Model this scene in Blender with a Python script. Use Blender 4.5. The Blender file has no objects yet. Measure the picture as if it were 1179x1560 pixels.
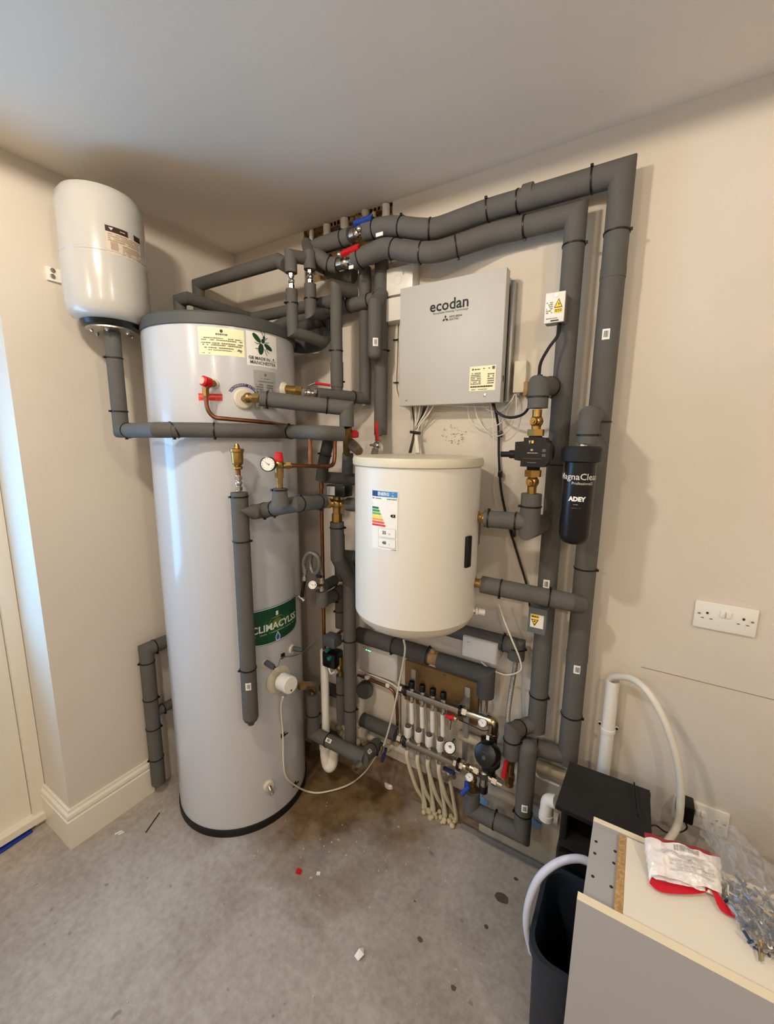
import bpy, bmesh, math, random
from mathutils import Vector, Matrix
from math import pi, sin, cos, radians
random.seed(7)
S = bpy.context.scene
COL = S.collection
V = Vector
# ------------------------------------------------------------------ camera
YAW, PITCH, ROLL, FPX = 0.5512, 0.1705, 0.0093, 631.93
CAM = V((1.8746, -1.5474, 1.6756))
fwd = V((-sin(YAW)*cos(PITCH), cos(YAW)*cos(PITCH), -sin(PITCH)))
r0 = V((cos(YAW), sin(YAW), 0)); u0 = r0.cross(fwd)
RT = cos(ROLL)*r0 + sin(ROLL)*u0; UP = -sin(ROLL)*r0 + cos(ROLL)*u0
cd = bpy.data.cameras.new('camera'); cam = bpy.data.objects.new('camera', cd); COL.objects.link(cam)
M = Matrix((RT, UP, -fwd)).transposed().to_4x4(); M.translation = CAM; cam.matrix_world = M
cd.sensor_fit = 'VERTICAL'; cd.sensor_height = 24; cd.lens = FPX/1560*24; cd.clip_start = 0.02
S.camera = cam
# ------------------------------------------------------------------ world, lamps, exposure
w = bpy.data.worlds.new('world'); S.world = w; w.use_nodes = True
w.node_tree.nodes['Background'].inputs[0].default_value = (0.25, 0.60, 1.0, 1)
w.node_tree.nodes['Background'].inputs[1].default_value = 1.6
S.view_settings.view_transform = 'Standard'; S.view_settings.look = 'None'
S.view_settings.gamma = 1; S.view_settings.use_curve_mapping = False
S.view_settings.exposure = 0.30
def spot(loc, power, col, ang=170, rad=.05):
    l = bpy.data.lights.new('ceiling_or_fill_lamp', 'SPOT'); l.energy = power; l.color = col
    l.spot_size = radians(ang); l.spot_blend = .01; l.shadow_soft_size = rad
    o = bpy.data.objects.new('ceiling_or_fill_lamp', l); o.location = loc; COL.objects.link(o); return o
WARM = (1.0, .88, .735)
LAMPS = [(.99, -1.50, 2.565), (2.9, -1.5, 2.565), (.99, -3.4, 2.565), (2.9, -3.4, 2.565)]  # last two, behind the camera, are added for fill light
for l_, e_ in zip(LAMPS, (46, 32, 46, 46)): spot(l_, e_, WARM, 179.5)
def area(loc, rot, sx, sy, power, col):
    l = bpy.data.lights.new('daylight', 'AREA'); l.shape = 'RECTANGLE'; l.size = sx; l.size_y = sy; l.energy = power; l.color = col
    o = bpy.data.objects.new('daylight', l); o.location = loc; o.rotation_euler = rot; COL.objects.link(o); return o
area((-.42, -1.52, 1.28), (0, radians(-90), 0), 1.1, .75, 19, (.22, .56, 1.0))   # sky seen through the glazed side door
# ------------------------------------------------------------------ helpers: pixels of the photograph to points at a known depth
def ray(px, py): return fwd + RT*((px-589.5)/FPX) - UP*((py-780)/FPX)
def P(px, py, x=None, y=None, z=None):
    v = ray(px, py)
    t = (x-CAM.x)/v.x if x is not None else (y-CAM.y)/v.y if y is not None else (z-CAM.z)/v.z
    return CAM + v*t
def uv(p):
    d = p-CAM; k = d.dot(fwd); return 589.5+FPX*d.dot(RT)/k, 780-FPX*d.dot(UP)/k
def slide(p, e, col=None, row=None):
    d = p-CAM
    a, s = (RT, (col-589.5)/FPX) if col is not None else (UP, -(row-780)/FPX)
    t = (s*d.dot(fwd)-d.dot(a))/(e.dot(a)-s*e.dot(fwd)); return p+e*t
EX, EY, EZ = V((1,0,0)), V((0,1,0)), V((0,0,1))
def route(*spec):
    out = []
    for s in spec:
        if isinstance(s, Vector): out.append(s.copy()); continue
        k, val = s
        q = out[-1]
        if k == 'z': out.append(slide(q, EZ, row=val))
        elif k == 'x': out.append(slide(q, EX, col=val))
        elif k == 'y': out.append(slide(q, EY, col=val))
        elif k == 'Y': out.append(V((q.x, val, q.z)))
        elif k == 'X': out.append(V((val, q.y, q.z)))
        elif k == 'Z': out.append(V((q.x, q.y, val)))
        elif k == 'd': out.append(q+V(val))
    return out
def circ_hit(px, py, c, r):
    v = ray(px, py); a = v.x**2+v.y**2; dx, dy = CAM.x-c[0], CAM.y-c[1]
    b = 2*(dx*v.x+dy*v.y); cc = dx*dx+dy*dy-r*r; D = b*b-4*a*cc
    t = (-b-math.sqrt(D))/(2*a) if D > 0 else -b/(2*a)
    return CAM+v*t
# ------------------------------------------------------------------ materials
def lin(c): return tuple(((x/255)/12.92 if x/255 <= .04045 else ((x/255+.055)/1.055)**2.4) for x in c)+(1,)
MC = {}
def mat(name, rgb, rough=.5, metal=0, noise=0, nscale=20, bump=0, bscale=200, spec=.5, coat=0, alpha=1, trans=0, ior=1.45):
    if name in MC: return MC[name]
    m = bpy.data.materials.new(name); m.use_nodes = True; nt = m.node_tree; b = nt.nodes['Principled BSDF']
    c = lin(rgb); b.inputs['Base Color'].default_value = c
    b.inputs['Roughness'].default_value = rough; b.inputs['Metallic'].default_value = metal
    b.inputs['Specular IOR Level'].default_value = spec; b.inputs['Coat Weight'].default_value = coat
    b.inputs['Alpha'].default_value = alpha; b.inputs['Transmission Weight'].default_value = trans; b.inputs['IOR'].default_value = ior
    tc = nt.nodes.new('ShaderNodeTexCoord')
    if noise:
        n = nt.nodes.new('ShaderNodeTexNoise'); n.inputs['Scale'].default_value = nscale; n.inputs['Detail'].default_value = 5
        r = nt.nodes.new('ShaderNodeValToRGB'); r.color_ramp.elements[0].position = .3; r.color_ramp.elements[1].position = .7
        r.color_ramp.elements[0].color = tuple(x*(1-noise) for x in c[:3])+(1,); r.color_ramp.elements[1].color = tuple(min(1, x*(1+noise*.6)) for x in c[:3])+(1,)
        nt.links.new(tc.outputs['Object'], n.inputs['Vector']); nt.links.new(n.outputs['Fac'], r.inputs[0]); nt.links.new(r.outputs[0], b.inputs['Base Color'])
    if bump:
        n = nt.nodes.new('ShaderNodeTexNoise'); n.inputs['Scale'].default_value = bscale; n.inputs['Detail'].default_value = 3
        bp = nt.nodes.new('ShaderNodeBump'); bp.inputs['Strength'].default_value = bump; bp.inputs['Distance'].default_value = .002
        nt.links.new(tc.outputs['Object'], n.inputs['Vector']); nt.links.new(n.outputs['Fac'], bp.inputs['Height']); nt.links.new(bp.outputs[0], b.inputs['Normal'])
    MC[name] = m; return m
def ink(rgb): return mat('print_%d_%d_%d' % tuple(rgb), rgb, rough=.55)
WALL = mat('painted_plaster', (217, 207, 193), .9, noise=.035, nscale=2.5, bump=.25, bscale=70, spec=.2)
CEILM = mat('ceiling_paint', (240, 231, 219), .95, noise=.03, nscale=2, bump=.2, bscale=90, spec=.1)
GLOSSW = mat('white_gloss_paint', (232, 224, 208), .35, noise=.02, nscale=6)
FOAM = mat('grey_foam_insulation', (94, 92, 88), .72, noise=.08, nscale=14, bump=.45, bscale=260, spec=.3)
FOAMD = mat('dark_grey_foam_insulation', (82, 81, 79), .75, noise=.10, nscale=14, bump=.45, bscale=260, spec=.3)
TIE = mat('black_nylon', (14, 14, 15), .4)
BLK = mat('black_plastic', (12, 12, 13), .32)
BLKM = mat('matte_black_plastic', (20, 20, 20), .6, noise=.2, nscale=30)
ENAM = mat('white_enamel', (196, 197, 199), .22, coat=.3)
VESM = mat('white_painted_steel', (190, 186, 178), .22, coat=.3)
BUFM = mat('white_coated_jacket', (226, 221, 210), .35, noise=.01, nscale=5)
CREAM = mat('cream_plastic', (214, 206, 184), .45)
LIDG = mat('dark_grey_lid', (78, 78, 76), .6, bump=.15, bscale=120)
BRASS = mat('brass', (178, 142, 80), .34, metal=1, noise=.15, nscale=60)
BRASSD = mat('tarnished_brass', (150, 122, 74), .4, metal=1, noise=.25, nscale=60)
COPPER = mat('copper', (158, 104, 74), .36, metal=1, noise=.2, nscale=40)
CHROME = mat('nickel_plated_metal', (200, 196, 188), .22, metal=1)
STEEL = mat('stainless_steel', (176, 172, 164), .35, metal=1, noise=.1, nscale=30)
REDP = mat('red_plastic', (196, 22, 28), .4)
BLUEP = mat('blue_plastic', (28, 62, 150), .4)
WPL = mat('white_plastic', (236, 232, 222), .35)
GPL = mat('light_grey_pipe', (196, 190, 178), .45, noise=.1, nscale=20)
CABW = mat('white_cable', (226, 220, 204), .45)
CABB = mat('black_cable', (16, 16, 18), .45)
BOXG = mat('pale_grey_enamelled_steel', (192, 189, 182), .5)
BOXS = mat('galvanised_steel', (170, 170, 165), .4, metal=.7)
PAPER = mat('cream_paper', (248, 240, 196), .6)
PAPERW = mat('white_label', (240, 238, 230), .5)
SILV = mat('silver_label', (170, 168, 160), .4)
PLY = mat('plywood', (138, 108, 66), .7, noise=.25, nscale=9, bump=.3)
CHIP = mat('chipboard', (190, 152, 104), .9, noise=.35, nscale=160, bump=.5)
MELW = mat('white_melamine', (238, 230, 214), .4)
MELG = mat('grey_melamine', (172, 170, 170), .5)
EDGE = mat('cream_edging', (238, 226, 196), .45)
NAVY = mat('dark_navy_plastic', (34, 42, 54), .5, noise=.1, nscale=30)
RAWP = mat('raw_plaster', (160, 128, 90), .95, noise=.4, nscale=22, bump=.8, bscale=60)
# ------------------------------------------------------------------ mesh builder
class MB:
    def __init__(s): s.v = []; s.f = []; s.mi = []; s.mats = []; s.cur = 0
    def m(s, material):
        if material not in s.mats: s.mats.append(material)
        s.cur = s.mats.index(material); return s
    def add(s, vs, fs):
        o = len(s.v); s.v += [V(x) for x in vs]
        for f in fs: s.f.append([i+o for i in f]); s.mi.append(s.cur)
        return s
    def box(s, c, d, rot=None, bev=0):
        bm = bmesh.new(); bmesh.ops.create_cube(bm, size=1)
        for v in bm.verts: v.co = V((v.co.x*d[0], v.co.y*d[1], v.co.z*d[2]))
        if bev: bmesh.ops.bevel(bm, geom=bm.edges[:], offset=bev, segments=2, affect='EDGES', profile=.5)
        R_ = rot if rot else Matrix.Identity(3); bm.verts.index_update()
        s.add([R_ @ v.co + V(c) for v in bm.verts], [[v.index for v in f.verts] for f in bm.faces]); bm.free(); return s
    def cyl(s, a, b, r, r2=None, n=20): return s.tube([a, b], [r, r if r2 is None else r2], n)
    def tube(s, pts, r, n=12, cap=True):
        pts = [V(p) for p in pts]; k = len(pts); R_ = r if isinstance(r, (list, tuple)) else [r]*k
        d0 = (pts[1]-pts[0]).normalized(); up = EZ if abs(d0.z) < .9 else EX
        a = d0.cross(up).normalized(); vs = []; prev = d0
        for i, p in enumerate(pts):
            d = (pts[min(i+1, k-1)]-pts[max(i-1, 0)]); d = d.normalized() if d.length > 1e-9 else prev
            a = (a-d*a.dot(d)); a = a.normalized() if a.length > 1e-6 else d.orthogonal().normalized()
            b = d.cross(a); prev = d
            for j in range(n): t = 2*pi*j/n; vs.append(p+(a*cos(t)+b*sin(t))*R_[i])
        fs = [[i*n+j, i*n+(j+1) % n, (i+1)*n+(j+1) % n, (i+1)*n+j] for i in range(k-1) for j in range(n)]
        if cap: fs += [list(range(n))[::-1], [(k-1)*n+j for j in range(n)]]
        return s.add(vs, fs)
    def lathe(s, prof, o, axis=EZ, n=32, cap=True):
        ax = V(axis).normalized(); a = ax.orthogonal().normalized(); b = ax.cross(a); o = V(o); k = len(prof); vs = []
        for (r, h) in prof:
            for j in range(n): t = 2*pi*j/n; vs.append(o+ax*h+(a*cos(t)+b*sin(t))*max(r, 1e-5))
        fs = [[i*n+j, i*n+(j+1) % n, (i+1)*n+(j+1) % n, (i+1)*n+j] for i in range(k-1) for j in range(n)]
        if cap: fs += [list(range(n))[::-1], [(k-1)*n+j for j in range(n)]]
        return s.add(vs, fs)
    def ball(s, c, r, n=12): return s.lathe([(r*sin(pi*i/8), -r*cos(pi*i/8)) for i in range(9)], c, n=n, cap=False)
    def hexn(s, a, b, r): return s.tube([a, b], r, n=6)
    def seg(s, p, q, r, na, nb, n=20, capa=False, capb=False):
        d = (q-p).normalized(); up = EZ if abs(d.z) < .9 else EX; a = d.cross(up).normalized(); b = d.cross(a); vs = []
        for base, nn in ((p, na), (q, nb)):
            for j in range(n):
                t = 2*pi*j/n; x = base+(a*cos(t)+b*sin(t))*r
                if nn is not None and abs(d.dot(nn)) > .05: x = x+d*((base-x).dot(nn)/d.dot(nn))
                vs.append(x)
        fs = [[j, (j+1) % n, n+(j+1) % n, n+j] for j in range(n)]
        if capa: fs.append(list(range(n))[::-1])
        if capb: fs.append([n+j for j in range(n)])
        return s.add(vs, fs)
ORG = {}
def setp(o, label=None, cat=None, group=None, kind=None):
    if label: o['label'] = label
    if cat: o['category'] = cat
    if group: o['group'] = group
    if kind: o['kind'] = kind
    return o
def thing(name, label, cat, loc, group=None):
    o = bpy.data.objects.new(name, None); o.empty_display_size = .05; COL.objects.link(o); o.location = loc; ORG[o.name] = V(loc)
    return setp(o, label, cat, group)
def obj(name, mb, material=None, parent=None, smooth=35, label=None, cat=None, group=None, kind=None):
    org = ORG[parent.name] if parent else (sum(mb.v, V((0,0,0)))/len(mb.v))
    me = bpy.data.meshes.new(name); me.from_pydata([v-org for v in mb.v], [], mb.f); me.validate(); me.update()
    if mb.mats:
        for m_ in mb.mats: me.materials.append(m_)
        if len(me.polygons) == len(mb.mi): me.polygons.foreach_set('material_index', mb.mi)
    if material and not mb.mats: me.materials.append(material)
    bm = bmesh.new(); bm.from_mesh(me); bmesh.ops.recalc_face_normals(bm, faces=bm.faces[:]); bm.to_mesh(me); bm.free()
    if smooth:
        me.polygons.foreach_set('use_smooth', [True]*len(me.polygons)); me.set_sharp_from_angle(angle=radians(smooth))
    o = bpy.data.objects.new(name, me); COL.objects.link(o)
    if parent: o.parent = parent; ORG[o.name] = org
    else: o.location = org; ORG[o.name] = org
    return setp(o, label, cat, group, kind)
def spline(pts, n=8):
    pts = [V(p) for p in pts]; q = [pts[0]*2-pts[1]]+pts+[pts[-1]*2-pts[-2]]; out = []
    for i in range(1, len(q)-2):
        for k in range(n):
            t = k/n; a, b, c, d = q[i-1], q[i], q[i+1], q[i+2]
            out.append(.5*((2*b)+(c-a)*t+(2*a-5*b+4*c-d)*t*t+(3*b-a-3*c+d)*t**3))
    return out+[pts[-1]]
def bendr(pts, rad=.03, n=5):
    """round the corners of a polyline"""
    pts = [V(p) for p in pts]; out = [pts[0]]
    for i in range(1, len(pts)-1):
        a, b, c = pts[i-1], pts[i], pts[i+1]; r = min(rad, (a-b).length*.45, (c-b).length*.45)
        p, q = b+(a-b).normalized()*r, b+(c-b).normalized()*r
        for k in range(n+1): t = k/n; out.append(p*(1-t)**2+b*2*t*(1-t)+q*t*t)
    return out+[pts[-1]]
# ------------------------------------------------------------------ printed labels
def txt(s, size, bold=0):
    c = bpy.data.curves.new('t', 'FONT'); c.body = s; c.size = size; c.align_x = 'CENTER'; c.align_y = 'CENTER'; c.resolution_u = 2; c.offset = bold
    o = bpy.data.objects.new('t', c); COL.objects.link(o); dg = bpy.context.evaluated_depsgraph_get(); dg.update()
    me = o.evaluated_get(dg).to_mesh(); vs = [(v.co.x, v.co.y) for v in me.vertices]; fs = [list(p.vertices) for p in me.polygons]
    bpy.data.objects.remove(o); bpy.data.curves.remove(c); return vs, fs
def planemap(o, ex, ey):
    ex = V(ex).normalized(); ey = V(ey).normalized(); n = ex.cross(ey); return lambda u, v, l: V(o)+ex*u+ey*v+n*l
def cylmap(c, r, th, z): return lambda u, v, l: V((c[0]+(r+l)*cos(th+u/r), c[1]+(r+l)*sin(th+u/r), z+v))
def decal(name, parent, mp, items, label=None, step=.018, lay=.0007):
    mb = MB()
    for k, it in enumerate(items):
        l = lay*(1+.35*k) if k < 6 else lay*(1+.35*5+.05*k)
        kind = it[0]
        if kind == 'r':
            _, u0_, v0_, u1_, v1_, col = it; n = max(1, int(abs(u1_-u0_)/step)+0); mb.m(col)
            mb.add([mp(u0_+(u1_-u0_)*i/n, vv, l) for i in range(n+1) for vv in (v0_, v1_)], [[2*i, 2*i+2, 2*i+3, 2*i+1] for i in range(n)])
        elif kind == 't':
            _, s, u, v, size, col = it[:6]; rot = it[6] if len(it) > 6 else 0; bold = it[7] if len(it) > 7 else 0
            vs, fs = txt(s, size, bold); mb.m(col)
            mb.add([mp(u+x*cos(rot)-y*sin(rot), v+x*sin(rot)+y*cos(rot), l) for x, y in vs], fs)
        elif kind == 'p':
            _, pts, col = it; mb.m(col); mb.add([mp(x, y, l) for x, y in pts], [list(range(len(pts)))])
        elif kind == 'lines':
            _, u0_, u1_, v0_, v1_, nn, col = it; mb.m(col); h = (v1_-v0_)/nn*.28
            for i in range(nn):
                v = v0_+(v1_-v0_)*(i+.5)/nn; u = u0_
                while u < u1_-.001:
                    wd = random.uniform(.002, .008); e = min(u+wd, u1_)
                    if random.random() < .85: mb.add([mp(u, v-h, l), mp(e, v-h, l), mp(e, v+h, l), mp(u, v+h, l)], [[0, 1, 2, 3]])
                    u = e+.0012
    return obj(name, mb, None, parent, smooth=0, label=label)
def ell(cx, cy, rx, ry, rot=0, n=18): return [(cx+rx*cos(2*pi*i/n)*cos(rot)-ry*sin(2*pi*i/n)*sin(rot), cy+rx*cos(2*pi*i/n)*sin(rot)+ry*sin(2*pi*i/n)*cos(rot)) for i in range(n)]
def barcode_items(w_, h_):
    it = [('r', -w_/2, -h_/2, w_/2, h_/2, PAPERW)]
    x = -w_*.28
    while x < w_*.28: e = x+random.choice((.0008, .0014)); it.append(('r', x, -h_*.3, e, h_*.32, ink((60, 58, 54)))); x = e+.0012
    return it
# ------------------------------------------------------------------ insulated pipe runs
def nearest(pts, px, py):
    best = None
    for i in range(len(pts)-1):
        for k in range(61):
            q = pts[i].lerp(pts[i+1], k/60); a = uv(q); d = (a[0]-px)**2+(a[1]-py)**2
            if best is None or d < best[0]: best = (d, q, (pts[i+1]-pts[i]).normalized(), i)
    return best[1:]
def tie_mb(q, d, r, tilt=0):
    mb = MB(); a = d.orthogonal().normalized(); b = d.cross(a); n = 22
    w2 = .0022; vs = []
    for j in range(n):
        t = 2*pi*j/n; rad = a*cos(t)+b*sin(t); off = d*(sin(t)*tilt*r)
        for (dr, dw) in ((.0005, -w2), (.0026, -w2), (.0026, w2), (.0005, w2)): vs.append(q+rad*(r+dr)+d*dw+off)
    fs = [[4*j+k, 4*((j+1) % n)+k, 4*((j+1) % n)+(k+1) % 4, 4*j+(k+1) % 4] for j in range(n) for k in range(4)]
    mb.add(vs, fs)
    toc = (CAM-q); toc = (toc-d*toc.dot(d)).normalized(); side = d.cross(toc)
    h = q+(toc*.3+side*random.choice((-1, 1))*.95).normalized()*(r+.004)
    mb.box(h, (.008, .008, .007)); return mb
def pipe(name, label, cat, pts, r, ties=(), tags=(), mater=None, smooth=False, group=None, root=None, rs=None, rad=.05):
    mater = mater or FOAM
    root = root or thing(name, label, cat, pts[0], group)
    if smooth:
        pp = spline(pts, 10) if smooth == 'spline' else bendr(pts, rad, 8)
        mb = MB(); mb.tube(pp, rs or r, n=20); obj('insulation_sleeve', mb, mater, root, smooth=50); path = pp
    else:
        n = len(pts)
        for i in range(n-1):
            d = (pts[i+1]-pts[i]).normalized()
            na = (d+(pts[i]-pts[i-1]).normalized()) if i else None
            nb = (d+(pts[i+2]-pts[i+1]).normalized()) if i < n-2 else None
            mb = MB(); mb.seg(pts[i], pts[i+1], r, na, nb, 24, i == 0, i == n-2)
            obj('insulation_sleeve', mb, mater, root, smooth=50)
        path = pts
    for t in ties:
        q, d, i = nearest(path, t[0], t[1]); obj('cable_tie', tie_mb(q, d, r, t[2] if len(t) > 2 else 0), TIE, root)
    for t in tags:
        q, d, i = nearest(path, t[0], t[1]); toc = (CAM-q); toc = (toc-d*toc.dot(d)).normalized()
        if len(t) > 2: toc = (toc+d.cross(toc)*t[2]).normalized()
        ax = d if d.z > 0 or abs(d.z) < .3 and d.x > 0 else -d; ex = ax.cross(toc)
        if abs(d.z) < .5: ex, ey = ax*(1 if ax.dot(RT) > 0 else -1), None
        ey = toc.cross(ex)
        if abs(d.z) >= .5:
            mp = lambda u, v, l, q=q, ax=ax, toc=toc, ex=ex: q+ax*v+(toc*cos(u/r)+(-ex)*sin(u/r)*-1)*(r+.0006+l)
        else:
            mp = lambda u, v, l, q=q, ex=ex, toc=toc, ey=ey: q+ex*u+(toc*cos(v/r)+ey*sin(v/r))*(r+.0006+l)
        decal('barcode_label', root, mp, barcode_items(.020, .030) if abs(d.z) > .5 else barcode_items(.03, .016), step=.004)
    return root
def lever_valve(root, c, d, handle_dir, hcol, s=1.0, body=CHROME, off=None):
    d = d.normalized(); mb = MB()
    mb.hexn(c-d*.032*s, c-d*.020*s, .0165*s); mb.cyl(c-d*.022*s, c+d*.022*s, .0125*s); mb.hexn(c+d*.020*s, c+d*.032*s, .0165*s); mb.ball(c, .0175*s)
    obj('valve_body', mb, body, root)
    h = V(handle_dir).normalized(); o = (off or V((0, -1, 0))).normalized()
    b = MB(); b.cyl(c, c+o*.030*s, .005*s)
    obj('valve_stem', b, CHROME, root)
    e = MB(); w_ = h.cross(o).normalized(); k = c+o*.031*s
    rot = Matrix((h, w_, o)).transposed()
    e.box(k+h*.026*s, (.070*s, .020*s, .016*s), rot, bev=.004*s)
    hd = obj('lever_handle', e, hcol, root)
    return mb
def nutted(root, a, b, r, material=None, name='brass_fitting'):
    material = material or BRASS
    mb = MB(); d = (b-a); L = d.length; d.normalize()
    mb.hexn(a, a+d*L*.28, r*1.25); mb.cyl(a+d*L*.2, b-d*L*.2, r*.85); mb.hexn(b-d*L*.3, b, r*1.2)
    return obj(name, mb, material, root)
def gauge(root, c, n, r, name='pressure_gauge', rim=None):
    n = n.normalized(); mb = MB(); mb.lathe([(r*.6, -.022), (r, -.018), (r, .002), (r*.9, .003), (r*.88, .0005)], c, n, n=28); g = obj(name, mb, rim or BLK, root)
    ex = EZ.cross(n).normalized(); ey = n.cross(ex); mp = planemap(c+n*.0008, ex, ey)
    it = [('p', ell(0, 0, r*.88, r*.88, n=24), PAPERW)]
    for k in range(11):
        t = radians(225-27*k); a, b = .66*r, .8*r; w_ = .0006
        it.append(('p', [(a*cos(t)-w_*sin(t), a*sin(t)+w_*cos(t)), (b*cos(t)-w_*sin(t), b*sin(t)+w_*cos(t)), (b*cos(t)+w_*sin(t), b*sin(t)-w_*cos(t)), (a*cos(t)+w_*sin(t), a*sin(t)-w_*cos(t))], ink((20, 20, 20))))
    t = radians(140); it.append(('p', [(-.001*sin(t)-.2*r*cos(t), .001*cos(t)-.2*r*sin(t)), (.7*r*cos(t), .7*r*sin(t)), (.001*sin(t)-.2*r*cos(t), -.001*cos(t)-.2*r*sin(t))], ink((20, 20, 20))))
    decal('dial', g, mp, it); return g
def struct(name, mb, m_, label=None, parent=None):
    o = obj(name, mb, m_, parent, smooth=0)
    if not parent: o['kind'] = 'structure'
    if label: o['label'] = label
    return o
# ================================================================== SETTING
H = 2.6; XR, YF = 4.2, -4.2
PY = -.971                                                     # y of the pier corner
XD = P(62, 1250, z=0).x                                        # plane of the recessed side door
def concrete():
    m = bpy.data.materials.new('concrete_screed'); m.use_nodes = True; nt = m.node_tree; L = nt.links; b = nt.nodes['Principled BSDF']
    tc = nt.nodes.new('ShaderNodeTexCoord')
    def noise(sc, det=6, ro=.6):
        n = nt.nodes.new('ShaderNodeTexNoise'); n.inputs['Scale'].default_value = sc; n.inputs['Detail'].default_value = det; n.inputs['Roughness'].default_value = ro
        L.new(tc.outputs['Object'], n.inputs['Vector']); return n.outputs['Fac']
    def ramp(f, stops):
        r = nt.nodes.new('ShaderNodeValToRGB'); e = r.color_ramp.elements
        while len(e) < len(stops): e.new(.5)
        for q, (p_, c) in zip(e, stops): q.position = p_; q.color = c if len(c) == 4 else lin(c)
        L.new(f, r.inputs[0]); return r.outputs[0]
    def mix(f, a, b_):
        x = nt.nodes.new('ShaderNodeMix'); x.data_type = 'RGBA'; L.new(f, x.inputs[0]); L.new(a, x.inputs[6]); L.new(b_, x.inputs[7]); return x.outputs[2]
    base = ramp(noise(3.2), [(.3, (148, 134, 121)), (.5, (171, 160, 148)), (.7, (190, 180, 169))])
    fine = ramp(noise(45), [(.3, (130, 120, 110)), (.55, (172, 164, 156)), (.75, (194, 188, 180))])
    k = nt.nodes.new('ShaderNodeValue'); k.outputs[0].default_value = .35
    c = mix(k.outputs[0], base, fine)
    # brown damp patch round the pipework in the corner
    sx = nt.nodes.new('ShaderNodeVectorMath'); sx.operation = 'DISTANCE'; sx.inputs[1].default_value = (.72-FC.x, -.14-FC.y, 0); L.new(tc.outputs['Object'], sx.inputs[0])
    ad = nt.nodes.new('ShaderNodeMath'); ad.operation = 'ADD'; L.new(sx.outputs['Value'], ad.inputs[0])
    nm = nt.nodes.new('ShaderNodeMath'); nm.operation = 'MULTIPLY_ADD'; nm.inputs[1].default_value = .9; nm.inputs[2].default_value = -.45; L.new(noise(5), nm.inputs[0]); L.new(nm.outputs[0], ad.inputs[1])
    w0 = (0,0,0,1); w1 = (1,1,1,1)
    damp = ramp(ad.outputs[0], [(.22, w1), (.62, w0)])
    brown = ramp(noise(12), [(.3, (86, 62, 38)), (.7, (138, 112, 78))])
    c = mix(damp, c, brown)
    sp = ramp(noise(17, 2), [(.70, w0), (.74, (.55, .55, .55, 1))]); dk = nt.nodes.new('ShaderNodeRGB'); dk.outputs[0].default_value = lin((104, 92, 80)); c = mix(sp, c, dk.outputs[0])
    sp = ramp(noise(62, 1), [(.80, w0), (.82, w1)]); lt = nt.nodes.new('ShaderNodeRGB'); lt.outputs[0].default_value = lin((214, 206, 194)); c = mix(sp, c, lt.outputs[0])
    L.new(c, b.inputs['Base Color']); b.inputs['Roughness'].default_value = .75; b.inputs['Specular IOR Level'].default_value = .3
    bp = nt.nodes.new('ShaderNodeBump'); bp.inputs['Strength'].default_value = .5; bp.inputs['Distance'].default_value = .004
    L.new(noise(60), bp.inputs['Height']); L.new(bp.outputs[0], b.inputs['Normal']); return m
mb = MB(); mb.box(((XR-.5)/2, (YF+.1)/2, -.05), (XR+.7, -YF+.3, .1)); FC = V(((XR-.5)/2, (YF+.1)/2, -.05))
struct('floor', mb, concrete())
mb = MB(); mb.box(((XR-.5)/2, (YF+.1)/2, H+.05), (XR+.7, -YF+.3, .1)); struct('ceiling', mb, CEILM)
# back wall with the hole knocked through at the ceiling
hx0, hx1 = P(463, 380, y=0).x, P(598, 330, y=0).x; hz0 = P(530, 418, y=0).z
mb = MB()
for (a, b_, c, d) in ((-.45, hx0, 0, H), (hx0, hx1, 0, hz0), (hx1, XR, 0, H)): mb.box(((a+b_)/2, .075, (c+d)/2), (b_-a, .15, d-c))
struct('wall_back', mb, WALL)
mb = MB(); mb.box(((hx0+hx1)/2, .14, (hz0+H)/2), (hx1-hx0, .02, H-hz0))
for i in range(26):                                             # ragged broken edge of plaster
    t = i/25; x = hx0+(hx1-hx0)*t; h = random.uniform(.008, .03)
    mb.box((x, .02+random.uniform(0, .01), hz0+h/2), (.035, .035, h), Matrix.Rotation(random.uniform(-.3, .3), 3, 'Y'))
    h = random.uniform(.006, .022); mb.box((x, .02, H-h/2), (.03, .035, h), Matrix.Rotation(random.uniform(-.3, .3), 3, 'Y'))
for x in (hx0, hx1):
    for i in range(9): mb.box((x, .02, hz0+(H-hz0)*i/8), (random.uniform(.01, .03), .03, .035), Matrix.Rotation(random.uniform(-.3, .3), 3, 'Y'))
struct('trim_1', mb, RAWP, 'broken brown plaster lining the hole knocked through the wall at the ceiling')
mb = MB(); mb.box(((XD-.17)/2, PY/2, H/2), (-XD+.17, -PY, H)); struct('wall_left', mb, WALL)
mb = MB(); DY1 = PY-1.02; DH = 2.16
mb.box((XD-.11, (PY+DY1)/2, (DH+H)/2), (.12, PY-DY1, H-DH)); mb.box((XD-.11+.0, (DY1+YF)/2, H/2), (.12, DY1-YF, H))
mb.box(((XD-.05)/2, DY1-.1, H/2), (-XD+.05, .2, H)); mb.box((-.075, (DY1-.2+YF)/2, H/2), (.15, DY1-.2-YF, H))
mb.box(((XD-.05)/2, (PY+DY1)/2, (DH+.1+H)/2), (-XD+.05, PY-DY1, H-DH-.1))
struct('wall_left', mb, WALL, 'wall beyond the side door')
mb = MB(); mb.box((XR+.05, YF/2, H/2), (.1, -YF+.2, H)); struct('wall_right', mb, WALL)
mb = MB(); mb.box(((XR-.5)/2, YF-.05, H/2), (XR+.7, .1, H)); struct('wall_front', mb, WALL)
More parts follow.
